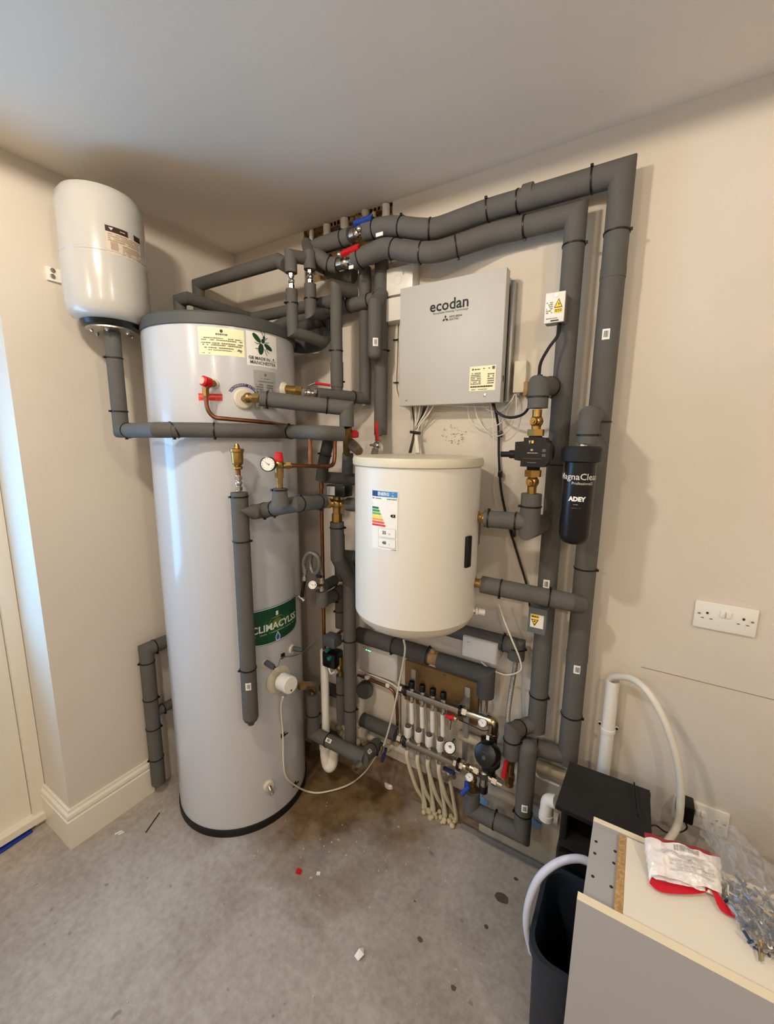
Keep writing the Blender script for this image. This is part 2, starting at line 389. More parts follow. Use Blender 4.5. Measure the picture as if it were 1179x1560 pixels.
# side door: frame, leaf with lower panel and glazing
mb = MB(); fw = .05
mb.box((XD-.02, PY-fw/2-.002, DH/2), (.07, fw, DH)); mb.box((XD-.02, DY1+fw/2, DH/2), (.07, fw, DH)); mb.box((XD-.02, (PY+DY1)/2, DH-.03), (.07, PY-DY1, .06))
mb.box((XD-.01, (PY+DY1)/2, .035), (.09, PY-DY1, .03))
dr = struct('door_1', mb, GLOSSW, 'cream frame and threshold of the side door')
lf = MB(); a, b_ = PY-fw-.004, DY1+fw+.004
lf.box((XD-.03, a-.05, 1.08), (.044, .1, 2.06)); lf.box((XD-.03, b_+.05, 1.08), (.044, .1, 2.06)); lf.box((XD-.03, (a+b_)/2, .14), (.044, a-b_-.2, .18)); lf.box((XD-.03, (a+b_)/2, .80), (.044, a-b_-.2, .14)); lf.box((XD-.03, (a+b_)/2, 2.055), (.044, a-b_-.2, .13)); lf.box((XD-.075, (a+b_)/2, 2.10), (.03, a-b_+.2, .2))
lf.box((XD-.035, (a+b_)/2, .48), (.02, a-b_-.2, .52)); le = struct('door_leaf', lf, GLOSSW, None, dr)
GL = bpy.data.materials.new('window_glass'); GL.use_nodes = True; nt = GL.node_tree; nt.nodes.clear()
o_ = nt.nodes.new('ShaderNodeOutputMaterial'); mx = nt.nodes.new('ShaderNodeMixShader'); tr = nt.nodes.new('ShaderNodeBsdfTransparent'); gs = nt.nodes.new('ShaderNodeBsdfGlossy'); gs.inputs['Roughness'].default_value = .02
mx.inputs[0].default_value = .08; nt.links.new(tr.outputs[0], mx.inputs[1]); nt.links.new(gs.outputs[0], mx.inputs[2]); nt.links.new(mx.outputs[0], o_.inputs[0])
g = MB(); g.box((XD-.03, (a+b_)/2, 1.43), (.012, a-b_-.19, 1.13)); struct('glass_pane', g, GL, None, le)
mb = MB(); mb.box((XD-.01, PY-.5, .012), (.05, .9, .02)); t_ = obj('gap_shade_strip', mb, BLKM, None, 0, 'black rubber draught strip under the side door threshold', 'draught strip')  # dark gap under the threshold, its shade put in as a black strip
mb = MB(); mb.box((XD+.035, PY-.20, .006), (.03, .26, .009), Matrix.Rotation(.06, 3, 'Z'), .003); obj('blue_tape', mb, mat('blue_tape', (24, 52, 150), .5), None, 30, 'blue tape strip lying along the side door threshold', 'tape')
# skirting
th = .02; prof = [(0, 0), (th, 0), (th, .125), (th-.004, .128), (th-.004, .134), (th-.001, .140), (th-.003, .152), (th-.010, .160), (th-.011, .17), (0, .17)]
yb = P(236, 1201, x=.02).y
vs = [V((XD+.005, PY-o, z)) for o, z in prof]+[V((o, PY-o, z)) for o, z in prof]+[V((o, yb, z)) for o, z in prof]; n = len(prof)
fs = lambda a: [[a*n+i, a*n+(i+1) % n, (a+1)*n+(i+1) % n, (a+1)*n+i] for i in range(n)]
m1 = MB(); m1.add(vs, fs(0)+[list(range(n))]); struct('baseboard_reveal', m1, GLOSSW)
m1 = MB(); m1.add(vs, fs(1)+[[2*n+i for i in range(n)]]); struct('baseboard_left', m1, GLOSSW)
# lamps' fittings
for i, l in enumerate(LAMPS):
    t = thing('ceiling_or_fill_lamp', ['round white drum lamp on the ceiling left of the viewer', 'round white drum lamp on the ceiling right of the viewer', 'round white drum lamp behind the viewer, left one', 'round white drum lamp behind the viewer, right one'][i], 'light', (l[0], l[1], H))
    mb = MB(); mb.lathe([(.10, 0), (.10, -.022), (.092, -.025), (.085, -.018), (.0, -.015)], (l[0], l[1], H), EZ, n=32, cap=False); obj('lamp_drum', mb, WPL, t)
# pencil line and patched marks on the back wall
a, b_ = P(977, 1016, y=0), P(1300, 1094, y=0); mb = MB(); mb.box(((a.x+b_.x)/2, -.0006, a.z), (b_.x-a.x, .001, .002)); obj('plaster_crack', mb, mat('crack', (150, 132, 108), .9), None, 0, 'thin level plaster crack on the wall below the upper socket', 'wall crack')
mb = MB(); c = P(692, 662, y=0)
for i in range(70):
    t = random.uniform(0, 2*pi); rr = random.choice((random.uniform(.025, .05), random.uniform(0, .05))); x, z = c.x+rr*1.05*cos(t), c.z+rr*.8*sin(t); q = random.uniform(.0006, .0034)
    mb.add([(x+q*random.uniform(.5, 2.2)*cos(t+k*pi/2.5), -.0008, z+q*random.uniform(.3, 1)*sin(t+k*pi/2.5)) for k in range(5)], [[0, 1, 2, 3, 4]])
obj('scraped_plaster_marks', mb, mat('scrape', (158, 132, 100), .9), None, 0, 'ring of small brown plaster scrapes on the wall above the buffer tank', 'wall marks', kind='stuff')
# ================================================================== HOT WATER CYLINDER
CC, CR = (.347, -.374), .29
ZL = 2.068
def F(px, py, off=0): return circ_hit(px, py, CC, CR+off)
def nrm(p, c=CC): return V((p.x-c[0], p.y-c[1], 0)).normalized()
def thz(px, py, c=CC, r=CR): h = circ_hit(px, py, c, r); return math.atan2(h.y-c[1], h.x-c[0]), h.z
cyl = thing('hot_water_cylinder', 'tall white hot water cylinder with dark grey lid standing on the concrete floor', 'water cylinder', (CC[0], CC[1], 0))
mb = MB(); mb.lathe([(CR-.004, .032), (CR, .036), (CR, ZL)], (CC[0], CC[1], 0), n=96); obj('shell', mb, ENAM, cyl)
mb = MB(); mb.lathe([(CR+.003, 0), (CR+.005, .003), (CR+.005, .034), (CR-.002, .036)], (CC[0], CC[1], 0), n=96); obj('base_ring', mb, BLKM, cyl)
mb = MB(); mb.lathe([(CR+.004, ZL-.002), (CR+.006, ZL), (CR+.006, ZL+.034), (CR-.002, ZL+.042), (0, ZL+.046)], (CC[0], CC[1], 0), n=96); obj('lid', mb, LIDG, cyl)
def cyl_label(name, q0, q1, fn, label=None):
    t0, z0 = thz(*q0); t1, z1 = thz(*q1); w_, h_ = CR*(t1-t0), abs(z0-z1)
    return decal(name, cyl, cylmap(CC, CR, (t0+t1)/2, (z0+z1)/2), fn(w_, h_), label)
GRNT = ink((112, 116, 104))
def cert(w, h): return [('r', -w/2, -h/2, w/2, h/2, PAPER), ('p', ell(0, h*.38, .005, .006), ink((52, 60, 60))), ('lines', -w*.13, w*.13, h*.20, h*.32, 1, GRNT)]+[('lines', -w*.44, w*.46, h*a, h*a+h*.07, 1, GRNT) for a in (.08, .01, -.10, -.17)]+[('lines', -w*.44, w*.25, h*-.27, h*-.2, 1, GRNT), ('lines', -w*.3, w*.2, -h*.34, -h*.29, 1, GRNT), ('p', [(w*.32, -h*.3), (w*.36, -h*.22), (w*.40, -h*.36), (w*.44, -h*.26), (w*.40, -h*.3)], GRNT), ('lines', -w*.44, -w*.25, -h*.46, -h*.41, 1, GRNT)]
cyl_label('certificate_label', (301, 497), (373, 545), cert, 'cream certificate label with small print')
BG = ink((10, 66, 34)); LG = ink((30, 44, 34))
def bee(w, h):
    it = [('r', -w/2, -h/2, w/2, h/2, PAPERW)]; cx, cy = -.004, h*.15; s = w/.168
    it += [('p', ell(cx-.006*s, cy-.020*s, .015*s, .026*s, -.15), BG), ('p', ell(cx+.006*s, cy+.018*s, .010*s, .011*s), BG), ('p', ell(cx+.012*s, cy+.034*s, .007*s, .008*s), BG), ('p', ell(cx-.027*s, cy+.028*s, .027*s, .012*s, -.75), BG), ('p', ell(cx+.034*s, cy-.006*s, .025*s, .011*s, -.45), BG)]
    def leg(p):
        p = [(cx+x*s, cy+y*s) for x, y in p]; out = []
        for (x0, y0), (x1, y1) in zip(p, p[1:]):
            L = math.hypot(x1-x0, y1-y0); nx, ny = -(y1-y0)/L*.0011, (x1-x0)/L*.0011; out.append(('p', [(x0-nx, y0-ny), (x1-nx, y1-ny), (x1+nx, y1+ny), (x0+nx, y0+ny)], LG))
        return out
    for p in ([(.010,.040), (.002,.050), (-.006,.062)], [(.014,.040), (.016,.052), (.012,.062)], [(.014,.022), (.026,.034), (.032,.036)], [(.016,.012), (.030,.014), (.038,.018)], [(-.006,.006), (-.026,.002), (-.038,.008)], [(-.010,-.004), (-.020,-.020), (-.036,-.020)], [(.012,-.016), (.018,-.034), (.026,-.046)], [(.020,-.006), (.026,-.024), (.038,-.034)]): it += leg(p)
    K = ink((48, 54, 48))
    it += [('t', 'GB MADE IN', -w*.12, -h*.27, .0205*s, K, 0, .0002), ('t', 'MANCHESTER', 0, -h*.40, .0225*s, K, 0, .0001), ('p', ell(w*.34, -h*.235, .003, .004), K), ('lines', w*.26, w*.44, -h*.31, -h*.285, 1, K)]
    return it
cyl_label('bee_label', (374, 503), (422, 563), bee, 'white label with a green bee and lettering')
def plate(w, h): return [('r', -w/2, -h/2, w/2, h/2, SILV), ('p', ell(0, h*.40, .005, .006), GRNT), ('lines', -w*.2, w*.2, h*.29, h*.325, 1, GRNT), ('lines', -w*.33, w*.4, h*.21, h*.25, 1, GRNT), ('lines', -w*.42, -w*.12, -h*.3, h*.18, 8, GRNT), ('lines', 0, w*.35, -h*.3, h*.18, 8, GRNT), ('lines', -w*.4, w*.4, -h*.46, -h*.34, 2, GRNT)]
cyl_label('data_plate', (386, 563), (421, 627), plate, 'grey rating plate')
RD = ink((236, 66, 52)); RDK = ink((196, 40, 36))
def redl(w, h): return [('r', -w/2, -h/2, w/2, h/2, RD), ('r', -w/2, h*.08, w/2, h*.13, ink((250, 200, 180))), ('lines', -w*.1, w*.42, h*.2, h*.42, 1, RDK), ('lines', -w*.42, w*.42, -h*.4, -h*.1, 1, RDK)]
cyl_label('warning_label', (302, 599), (339, 611), redl, 'red warning label')
t0, z0 = thz(372, 606)
PR = ink((44, 40, 92)); arc = []
for k in range(14):
    a, b_ = radians(155-130*k/14), radians(155-130*(k+1)/14); arc.append(('p', [(.058*cos(a), .05*sin(a)), (.058*cos(b_), .05*sin(b_)), (.047*cos(b_), .040*sin(b_)), (.047*cos(a), .040*sin(a))][::-1], PR))
for k, ch in enumerate('SECONDARY RETURN'):
    a = radians(150-120*k/15); arc.append(('t', ch, .0525*cos(a), .0448*sin(a), .0095, ink((220, 220, 230)), a-pi/2))
decal('arc_label', cyl, cylmap(CC, CR, t0, z0), arc, 'purple arched label over the brass boss')
# green band
tc_, zc_ = thz(422, 951); tr_, _ = thz(450, 935); hw = CR*(tr_-tc_); hw = min(hw, .15)
zt = thz(422, 923)[1]; zb_ = thz(422, 975)[1]; hh = (zt-zb_)/2; zc_ = (zt+zb_)/2
def band(hw, hh, c): return ('p', [(-hw*x, y) for x, y in ((1, -hh*.5), (1, hh*.9), (.96, hh))]+[(-hw*.96+hw*1.92*i/12, hh) for i in range(1, 12)]+[(hw*.96, hh), (hw, hh*.9), (hw, -hh*.55), (hw*.93, -hh*.85)]+[(hw*.93-hw*1.86*i/12, -hh*(.85+.15*sin(pi*i/12))) for i in range(1, 12)]+[(-hw*.93, -hh*.85)], c)
def bandr(hw, hh, c, n=14): # strips so that it bends round the shell
    def bot(x): return -hh*(.62+.38*math.sqrt(max(0, 1-(abs(x)/hw)**3)))
    return [('p', [(x0, bot(x0)), (x1, bot(x1)), (x1, hh), (x0, hh)], c) for x0, x1 in [(-hw+2*hw*i/n, -hw+2*hw*(i+1)/n) for i in range(n)]]
W1 = ink((226, 232, 224)); Y1 = ink((150, 150, 60))
it = bandr(hw*1.03, hh*1.07, ink((36, 74, 130)))+bandr(hw*1.015, hh*1.04, W1)+bandr(hw, hh, ink((8, 74, 48)))
it += [('p', ell(0, hh*.05, hw*f_, hh*.62*f2, n=28), ink(c)) for f_, f2, c in ((.62, 1, (24, 84, 44)), (.5, .85, (46, 98, 42)), (.36, .66, (74, 112, 44)), (.2, .45, (98, 122, 48)))]
it += [('t', 'CLIMACYLSS', 0, -.006, .041, W1, 0, .0010), ('r', -.006, hh*.50, .006, hh*.74, W1), ('lines', -hw*.2, hw*.2, hh*.36, hh*.44, 1, Y1), ('lines', -hw*.8, hw*.8, -hh*.46, -hh*.36, 1, ink((150, 180, 140)))]
it += [('p', [(.0, -hh*.45), (.012, -hh*.75), (.011, -hh*.95), (0, -hh*1.05), (-.011, -hh*.95), (-.012, -hh*.75)], W1), ('p', [(.0, -hh*.53), (.009, -hh*.76), (.008, -hh*.92), (0, -hh*.98), (-.008, -hh*.92), (-.009, -hh*.76)], ink((30, 96, 176)))]
decal('green_band_label', cyl, cylmap(CC, CR, tc_, zc_), it, 'green band with white lettering and a blue drop', lay=.0006)
def boss(px, py, r, h=.012, m_=CREAM, name='boss', n=28):
    p = F(px, py); nn = nrm(p); mb = MB(); mb.lathe([(r, -.012), (r, h*.6), (r*.85, h), (0, h)], p, nn, n=n); obj(name, mb, m_, cyl); return p, nn
# relief valve (upper left) and its copper discharge
p, nn = boss(326, 585, .017, .010)
vt = V(F(309, 580, .065)); tp = thing('relief_valve', 'red capped relief valve high on the left of the white cylinder front', 'valve', p)
mb = MB(); mb.cyl(p-nn*.004, p+nn*.02, .011); mb.tube([p+nn*.015, F(317, 583, .045), F(314, 590, .045)], .012); obj('valve_body', mb, BRASSD, tp)
d = (vt-F(318, 583, .045)).normalized(); mb = MB(); mb.lathe([(.014, -.032), (.0175, -.028), (.0175, 0), (.013, .004)], vt, d, n=20); rc = obj('red_cap', mb, REDP, tp); mb = MB(); mb.lathe([(.012, 0), (.012, .0055), (.0, .006)], vt, d); obj('cap_disc', mb, mat('pale_pink_plastic', (232, 180, 165), .4), rc)
q = F(313, 597, .045); mb = MB(); mb.hexn(F(313, 590, .045), F(313.5, 604, .045), .0125); obj('compression_nut', mb, BRASSD, tp)
cp = [F(313.5, 600, .045), F(316, 622, .042), F(326, 635, .036), F(345, 638, .03), F(400, 643, .022), F(440, 649, .02), P(470, 652, y=-.38), P(500, 653, y=-.28), P(512, 660, y=-.24)]
mb = MB(); mb.tube(spline(cp, 8), .0075, 12); obj('copper_discharge_pipe', mb, COPPER, None, 50, 'copper pipe curving across the cylinder front from the red relief valve', 'copper pipe')
# immersion heater
p, nn = boss(424, 1035, .052, .004, BRASSD, 'heater_flange'); imm = thing('immersion_heater', 'white round immersion heater cap low on the white cylinder', 'heater', p)
mb = MB(); mb.lathe([(.060, -.004), (.060, .003), (.05, .006)], p, nn, n=36); obj('collar', mb, CREAM, imm)
tip = F(443, 1044, .085); d = (tip-p).normalized()
mb = MB(); mb.lathe([(.033, -.06), (.036, -.058), (.036, -.003), (.033, 0), (0, .001)], tip, d, n=36); ca = obj('cap', mb, WPL, imm)
mb = MB(); mb.lathe([(.0045, 0), (.0045, .002), (0, .002)], tip+d*.001+EZ*-.022, d, n=10); obj('screw', mb, BRASSD, ca)
# thermostat pockets
for i, (a, b_, c, lb) in enumerate((((405, 1010), (404, 1008), (417, 1017), 'grey thermostat probe plugged in above the immersion heater'), ((444, 989), (446, 988), (459, 990), 'grey round thermostat probe plugged in just under the green label'))):
    p, nn = boss(a[0], a[1], .021, .008, CREAM, 'pocket_boss')
    t = thing('thermostat_probe', lb, 'sensor', p); A = F(b_[0], b_[1], .010); B = F(c[0], c[1], .038)
    mb = MB()
    if i: mb.tube([A, B], .0105, 16)
    else: mb.box((A+B)/2, ((B-A).length, .02, .018), (B-A).to_track_quat('X', 'Z').to_matrix(), .004)
    obj('probe_body', mb, mat('slate_plastic', (84, 88, 92), .4), t); mb = MB(); mb.tube([B, B+(B-A)*.12], .008, 12); obj('probe_end', mb, BLK, t)
mb = MB(); p = F(431, 999, .002); mb.box(p, (.02, .004, .022), Matrix.Rotation(math.atan2(nrm(p).y, nrm(p).x)+pi/2, 3, 'Z')); obj('cable_pad', mb, BLK, None, 0, 'black square cable pad stuck on the cylinder above the immersion heater', 'cable clip')
mb = MB(); mb.tube(spline([F(418, 1018, .03), F(424, 1014, .01), F(427, 1004, .004), F(432, 1001, .004), F(448, 999, .004), F(460, 994, .012), P(470, 985, y=-.30), P(482, 975, y=-.24)], 6), .0018, 6); obj('sensor_wire', mb, mat('grey_wire', (120, 112, 100), .5), None, 60, 'thin grey wire from the thermostat probe round the cylinder side', 'wire')
# drain boss
p, nn = boss(409, 1196, .024, .012); t = thing('drain_plug', 'small metal drain plug near the foot of the white cylinder', 'plug', p)
mb = MB(); A = F(410, 1198, .012); B = F(415, 1210, .04); mb.tube([A, B], .0085, 14); mb.hexn(A.lerp(B, .55), A.lerp(B, .95), .011); obj('plug_body', mb, STEEL, t)
# white cable of the immersion heater with its clips
ic = [F(431, 1062, .05), F(428, 1080, .02), F(431, 1120, .006), F(432, 1165, .006), F(437, 1185, .006), F(452, 1198, .012), P(470, 1206, z=.012), P(492, 1207, z=.012), P(530, 1196, z=.012), P(556, 1176, z=.02), P(574, 1150, y=-.10), P(585, 1134, y=-.11), P(600, 1080, y=-.14), P(612, 1020, y=-.18), P(617, 990, y=-.22), P(615, 975, y=-.25)]
mb = MB(); mb.tube(spline(ic, 8), .0038, 10); obj('white_cable', mb, CABW, None, 60, 'white flex looping from the immersion heater over the floor up to the buffer tank', 'cable')
for q, lb in ((F(431, 1120, .003), 'upper'), (F(449, 1195, .003), 'lower')):
    mb = MB(); R_ = Matrix.Rotation(math.atan2(nrm(q).y, nrm(q).x)+pi/2, 3, 'Z'); mb.box(q, (.02, .004, .018), R_); mb.box(q+nrm(q)*.006+R_@V((.01, 0, 0)), (.026, .004, .004), R_); obj('cable_clip', mb, BLK, None, 0, lb+' black cable clip holding the white flex on the cylinder', 'cable clip')
# ================================================================== EXPANSION VESSEL
VC = (.173, -.71); VR = .1327
zb = circ_hit(163, 478, VC, VR).z; zt = circ_hit(160, 288, VC, VR).z
zt = min(zt+.03, H-.05)
ves = thing('expansion_vessel', 'white round ended expansion vessel hung high on the left wall', 'expansion vessel', (VC[0], VC[1], zb))
zm = circ_hit(200, 392, VC, VR).z
prof = [(.06, zb-.006), (.098, zb-.003), (.117, zb+.006), (.128, zb+.022), (VR, zb+.05), (VR, zm-.004), (VR+.0015, zm-.002), (VR+.0015, zm+.003), (VR-.002, zm+.005), (VR-.002, zt-.055), (.127, zt-.028), (.115, zt-.010), (.088, zt-.001), (.04, zt+.004), (0, zt+.005)]
mb = MB(); mb.lathe(prof, (VC[0], VC[1], 0), n=64); obj('shell', mb, VESM, ves)
mb = MB(); mb.lathe([(.080, zb-.024), (.090, zb-.018), (.096, zb-.004), (.06, zb)], (VC[0], VC[1], 0), n=40); obj('black_ring', mb, BLK, ves)
mb = MB(); mb.lathe([(.03, zb-.034), (.074, zb-.031), (.080, zb-.029), (.080, zb-.024), (.05, zb-.02)], (VC[0], VC[1], 0), n=40); fl = obj('flange', mb, STEEL, ves)
for k in range(6):
    t = 2*pi*k/6+.35; q = V((VC[0]+.064*cos(t), VC[1]+.064*sin(t), zb-.038)); mb = MB(); mb.hexn(q, q+EZ*.008, .007); mb.cyl(q-EZ*.004, q, .004); obj('bolt', mb, CHROME, fl)
h0, h1 = circ_hit(160, 350, VC, VR), circ_hit(214, 390, VC, VR)
t0, t1 = math.atan2(h0.y-VC[1], h0.x-VC[0]), math.atan2(h1.y-VC[1], h1.x-VC[0]); w_ = VR*(t1-t0); zc = circ_hit(187, 371, VC, VR).z; h_ = .085
K = ink((52, 30, 26)); PG = ink((206, 190, 168)); PD = ink((168, 148, 128))
decal('rating_label', ves, cylmap(VC, VR, (t0+t1)/2, zc), [('r', -w_/2, -h_/2, w_/2, h_*.28, PG), ('r', -w_/2, h_*.28, w_*.08, h_*.5, K), ('r', w_*.27, h_*.28, w_/2, h_*.5, K), ('lines', -w_*.2, 0, h_*.36, h_*.42, 1, PG), ('p', [(-w_*.42, h_*.44), (-w_*.36, h_*.34), (-w_*.30, h_*.44)], PG), ('lines', -w_*.45, w_*.45, -h_*.05, h_*.25, 4, PD), ('r', -w_*.40, -h_*.34, -w_*.22, -h_*.06, PD), ('lines', -w_*.1, w_*.48, -h_*.45, -h_*.08, 5, PD)], 'pale rating label with a torn dark heading')
p = P(82, 416, x=.012); mb = MB(); yb0 = P(71, 413, x=.012).y; mb.box((.006, (yb0+VC[1]+.1)/2, p.z-.005), (.012, VC[1]+.1-yb0, .045), None, .002); br = obj('wall_bracket', mb, WPL, ves)
mb = MB(); mb.box((.028, VC[1], p.z-.005), (.034, .10, .10), None, .003); obj('wall_plate', mb, WPL, ves)
for dz in (.008, -.010):
    mb = MB(); mb.lathe([(.008, 0), (.008, .003), (.003, .004)], P(80, 412 if dz > 0 else 421, x=.012), EX, n=12); obj('screw', mb, STEEL, br)
# ================================================================== BUFFER TANK
BC, BR = (1.2041, -.257), .217
def Bz(px, py): return circ_hit(px, py, BC, BR).z
zt = Bz(640, 713); zl = zt+.028; z1 = Bz(640, 962)
buf = thing('buffer_tank', 'short white buffer tank hung on the wall under the grey control box', 'buffer tank', (BC[0], BC[1], z1))
mb = MB(); mb.lathe([(BR, z1), (BR, zt)], (BC[0], BC[1], 0), n=96); obj('shell', mb, BUFM, buf)
mb = MB(); mb.lathe([(BR+.001, zt-.004), (BR+.007, zt), (BR+.008, zl-.012), (BR+.004, zl-.002), (BR-.01, zl), (BR-.03, zl-.004), (0, zl-.004)], (BC[0], BC[1], 0), n=96); obj('top_cap', mb, CREAM, buf)
mb = MB(); mb.lathe([(BR-.10, z1-.062), (BR-.07, z1-.058), (BR-.035, z1-.044), (BR-.012, z1-.024), (BR, z1), (BR-.01, z1+.006)], (BC[0], BC[1], 0), n=96); obj('bottom_cap', mb, CREAM, buf)
# slope of the underside continues flat
mb = MB(); bz = P(630, 712, y=0).z; mb.box((BC[0], -.018, (zt+z1)/2), (.30, .036, .12)); obj('wall_bracket', mb, BOXS, buf)
def benergy():
    h0 = circ_hit(567, 790, BC, BR); h1 = circ_hit(606, 790, BC, BR); t0, t1 = math.atan2(h0.y-BC[1], h0.x-BC[0]), math.atan2(h1.y-BC[1], h1.x-BC[0])
    za, zb2 = Bz(586, 747), Bz(586, 838); w = BR*(t1-t0); h = za-zb2
    it = [('r', -w/2-.002, -h/2-.002, w/2+.002, h/2+.002, PAPERW), ('r', -w/2, -h/2, w/2, h/2, ink((196, 196, 190))), ('r', -w/2+.0012, -h/2+.0012, w/2-.0012, h/2-.0012, PAPERW), ('r', -w/2+.002, h*.39, w/2-.002, h*.485, ink((64, 140, 200))), ('r', -w/2+.002, h*.39, -w*.24, h*.485, ink((20, 56, 126))), ('t', 'ENERG', -w*.02, h*.437, h*.07, PAPERW, 0, .0004), ('t', 'Y', w*.33, h*.46, h*.035, PAPERW), ('t', 'IA', w*.33, h*.415, h*.035, PAPERW), ('lines', -w*.46, -w*.1, h*.345, h*.375, 1, GRNT), ('lines', w*.12, w*.46, h*.345, h*.375, 1, GRNT)]
    for i, c in enumerate(((22, 120, 60), (60, 150, 60), (120, 180, 60), (250, 220, 40), (246, 160, 60), (236, 86, 50), (222, 50, 44))):
        y = h*(.20-.048*i); x1 = -w*.44+w*(.22+.045*i); it.append(('p', [(-w*.47, y-h*.018), (x1, y-h*.018), (x1+w*.03, y), (x1, y+h*.018), (-w*.47, y+h*.018)], ink(c)))
    it += [('p', [(w*.24, h*.09), (w*.29, h*.065), (w*.42, h*.065), (w*.42, h*.115), (w*.29, h*.115)], ink((10, 10, 10))), ('t', 'B', w*.35, h*.09, h*.035, PAPERW), ('t', 'L', -w*.44, h*.27, h*.04, GRNT)]
    for y0, y1, s_, u_ in ((-.28, -.13, '35', 'W'), (-.45, -.30, '48', 'L')):
        it += [('r', -w*.20, h*y0, w*.44, h*y1, ink((170, 170, 166))), ('r', -w*.19, h*y0+.0008, w*.43, h*y1-.0008, PAPERW), ('t', s_, w*.03, h*(y0+y1)/2, h*.075, ink((40, 40, 40)), 0, .0006), ('t', u_, w*.22, h*(y0+y1)/2-.003, h*.04, ink((40, 40, 40)))]
    it.append(('lines', w*.3, w*.46, -h*.485, -h*.465, 1, GRNT))
    decal('energy_label', buf, cylmap(BC, BR, (t0+t1)/2, (za+zb2)/2), it, 'energy rating label with coloured arrows')
benergy()
q = circ_hit(723, 835, BC, BR); nn = nrm(q, BC); nn = V((.97, -.22, 0)).normalized(); q = V((BC[0], BC[1], q.z))+nn*BR
mb = MB(); mb.box(q+nn*.004, (.010, .03, .105), Matrix.Rotation(math.atan2(nn.y, nn.x), 3, 'Z'), .004); obj('thermometer_strip', mb, BLK, buf)
pl = thing('sensor_plug', 'black sensor plug standing on top of the buffer tank', 'plug', P(636, 690, z=zl)); q = P(636, 690, z=zl-.004)
mb = MB(); mb.box(q+V((0, 0, .016)), (.038, .034, .036), None, .006); obj('plug_base', mb, BLK, pl); mb = MB(); mb.cyl(q+V((0, 0, .034)), q+V((0, 0, .052)), .013); obj('plug_collar', mb, WPL, pl)
dr = thing('drain_stub', 'white capped nickel stub low on the right of the buffer tank', 'valve', P(722, 930, y=-.21))
a, b_ = P(716, 930, y=-.21), P(728, 931, y=-.20); mb = MB(); mb.hexn(a, b_, .011); obj('stub_nut', mb, CHROME, dr); mb = MB(); mb.cyl(b_, P(738, 933, y=-.19), .0115); mb.tube([b_-(b_-a)*.3, b_], .0135); obj('white_cap', mb, WPL, dr)
# ================================================================== CONTROL BOX
YF_ = -.095
c0, c1 = P(608.5, 530, y=YF_), P(767, 510, y=YF_); zt, zb = P(690, 423, y=YF_).z, P(690, 615.5, y=YF_).z
xa, xb = c0.x, c1.x; w_, h_ = xb-xa, zt-zb
cb = thing('control_box', 'square pale grey heat pump control box on the back wall above the buffer tank', 'control box', ((xa+xb)/2, 0, zb))
mb = MB(); mb.box(((xa+xb)/2-.004, -.044, (zt+zb)/2), (w_-.012, .086, h_-.012), None, .003); obj('back_box', mb, BOXG, cb)
mb = MB(); mb.box(((xa+xb)/2, YF_+.0205, (zt+zb)/2), (w_, .041, h_), None, .0025); obj('front_cover', mb, BOXG, cb)
mb = MB(); mb.box((xb+.006, -.022, (zt+zb)/2-.01), (.014, .036, h_-.03), None, .001); obj('mounting_flange', mb, BOXS, cb)
for (x, z) in ((xa+.035, zb+.022), (xb-.055, zb+.025)):
    mb = MB(); mb.lathe([(.0055, 0), (.005, .0022), (0, .003)], (x, YF_, z), -EY, n=12); obj('screw', mb, CHROME, cb)
mb = MB(); mb.box((xb+.0008, YF_+.02, zb+.08), (.002, .005, .02)); obj('side_slot', mb, BLKM, cb)
K = ink((16, 16, 16)); mp = planemap(((xa+xb)/2, YF_, (zt+zb)/2), EX, EZ); lx = P(684, 462, y=YF_).x-(xa+xb)/2; lz = P(684, 464, y=YF_).z-(zt+zb)/2
decal('logo', cb, mp, [('t', 'ecodan', lx, lz, .052, K, 0, .0011), ('t', 'Renewable Heating Technology', lx+.006, lz-.023, .0105, ink((80, 80, 76)))])
mz = lz-.046; mx_ = lx-.012; dm = []
for a in (90, 210, 330):
    t = radians(a); cx, cy = mx_+.0068*cos(t), mz+.0068*sin(t); dm.append(('p', [(cx+.0068*cos(t), cy+.0068*sin(t)), (cx-.0040*sin(t), cy+.0040*cos(t)), (cx-.0068*cos(t), cy-.0068*sin(t)), (cx+.0040*sin(t), cy-.0040*cos(t))], K))
decal('maker_emblem', cb, mp, dm+[('t', 'MITSUBISHI', lx+.027, lz-.042, .0095, K), ('t', 'ELECTRIC', lx+.022, lz-.051, .0085, K)])
a, b_ = P(716, 559, y=YF_), P(754, 594, y=YF_); cx, cz = (a.x+b_.x)/2-(xa+xb)/2, (a.z+b_.z)/2-(zt+zb)/2; ww, hh_ = b_.x-a.x, a.z-b_.z
decal('rating_label', cb, mp, [('r', cx-ww/2, cz-hh_/2, cx+ww/2, cz+hh_/2, PAPER), ('p', [(cx-ww*.42, cz+hh_*.34), (cx-ww*.33, cz+hh_*.34), (cx-ww*.375, cz+hh_*.44)], K), ('lines', cx-ww*.31, cx-ww*.1, cz+hh_*.33, cz+hh_*.41, 1, K), ('lines', cx+ww*.02, cx+ww*.28, cz+hh_*.36, cz+hh_*.42, 1, K), ('r', cx+ww*.36, cz+hh_*.34, cx+ww*.46, cz+hh_*.46, ink((90, 90, 80))), ('lines', cx-ww*.45, cx-ww*.05, cz-hh_*.25, cz+hh_*.25, 7, GRNT), ('lines', cx+ww*.2, cx+ww*.45, cz-hh_*.25, cz+hh_*.2, 5, GRNT), ('lines', cx-ww*.45, cx+ww*.4, cz-hh_*.38, cz-hh_*.28, 1, K), ('lines', cx-ww*.4, cx+ww*.2, cz-hh_*.47, cz-hh_*.42, 1, GRNT)], 'cream rating label')
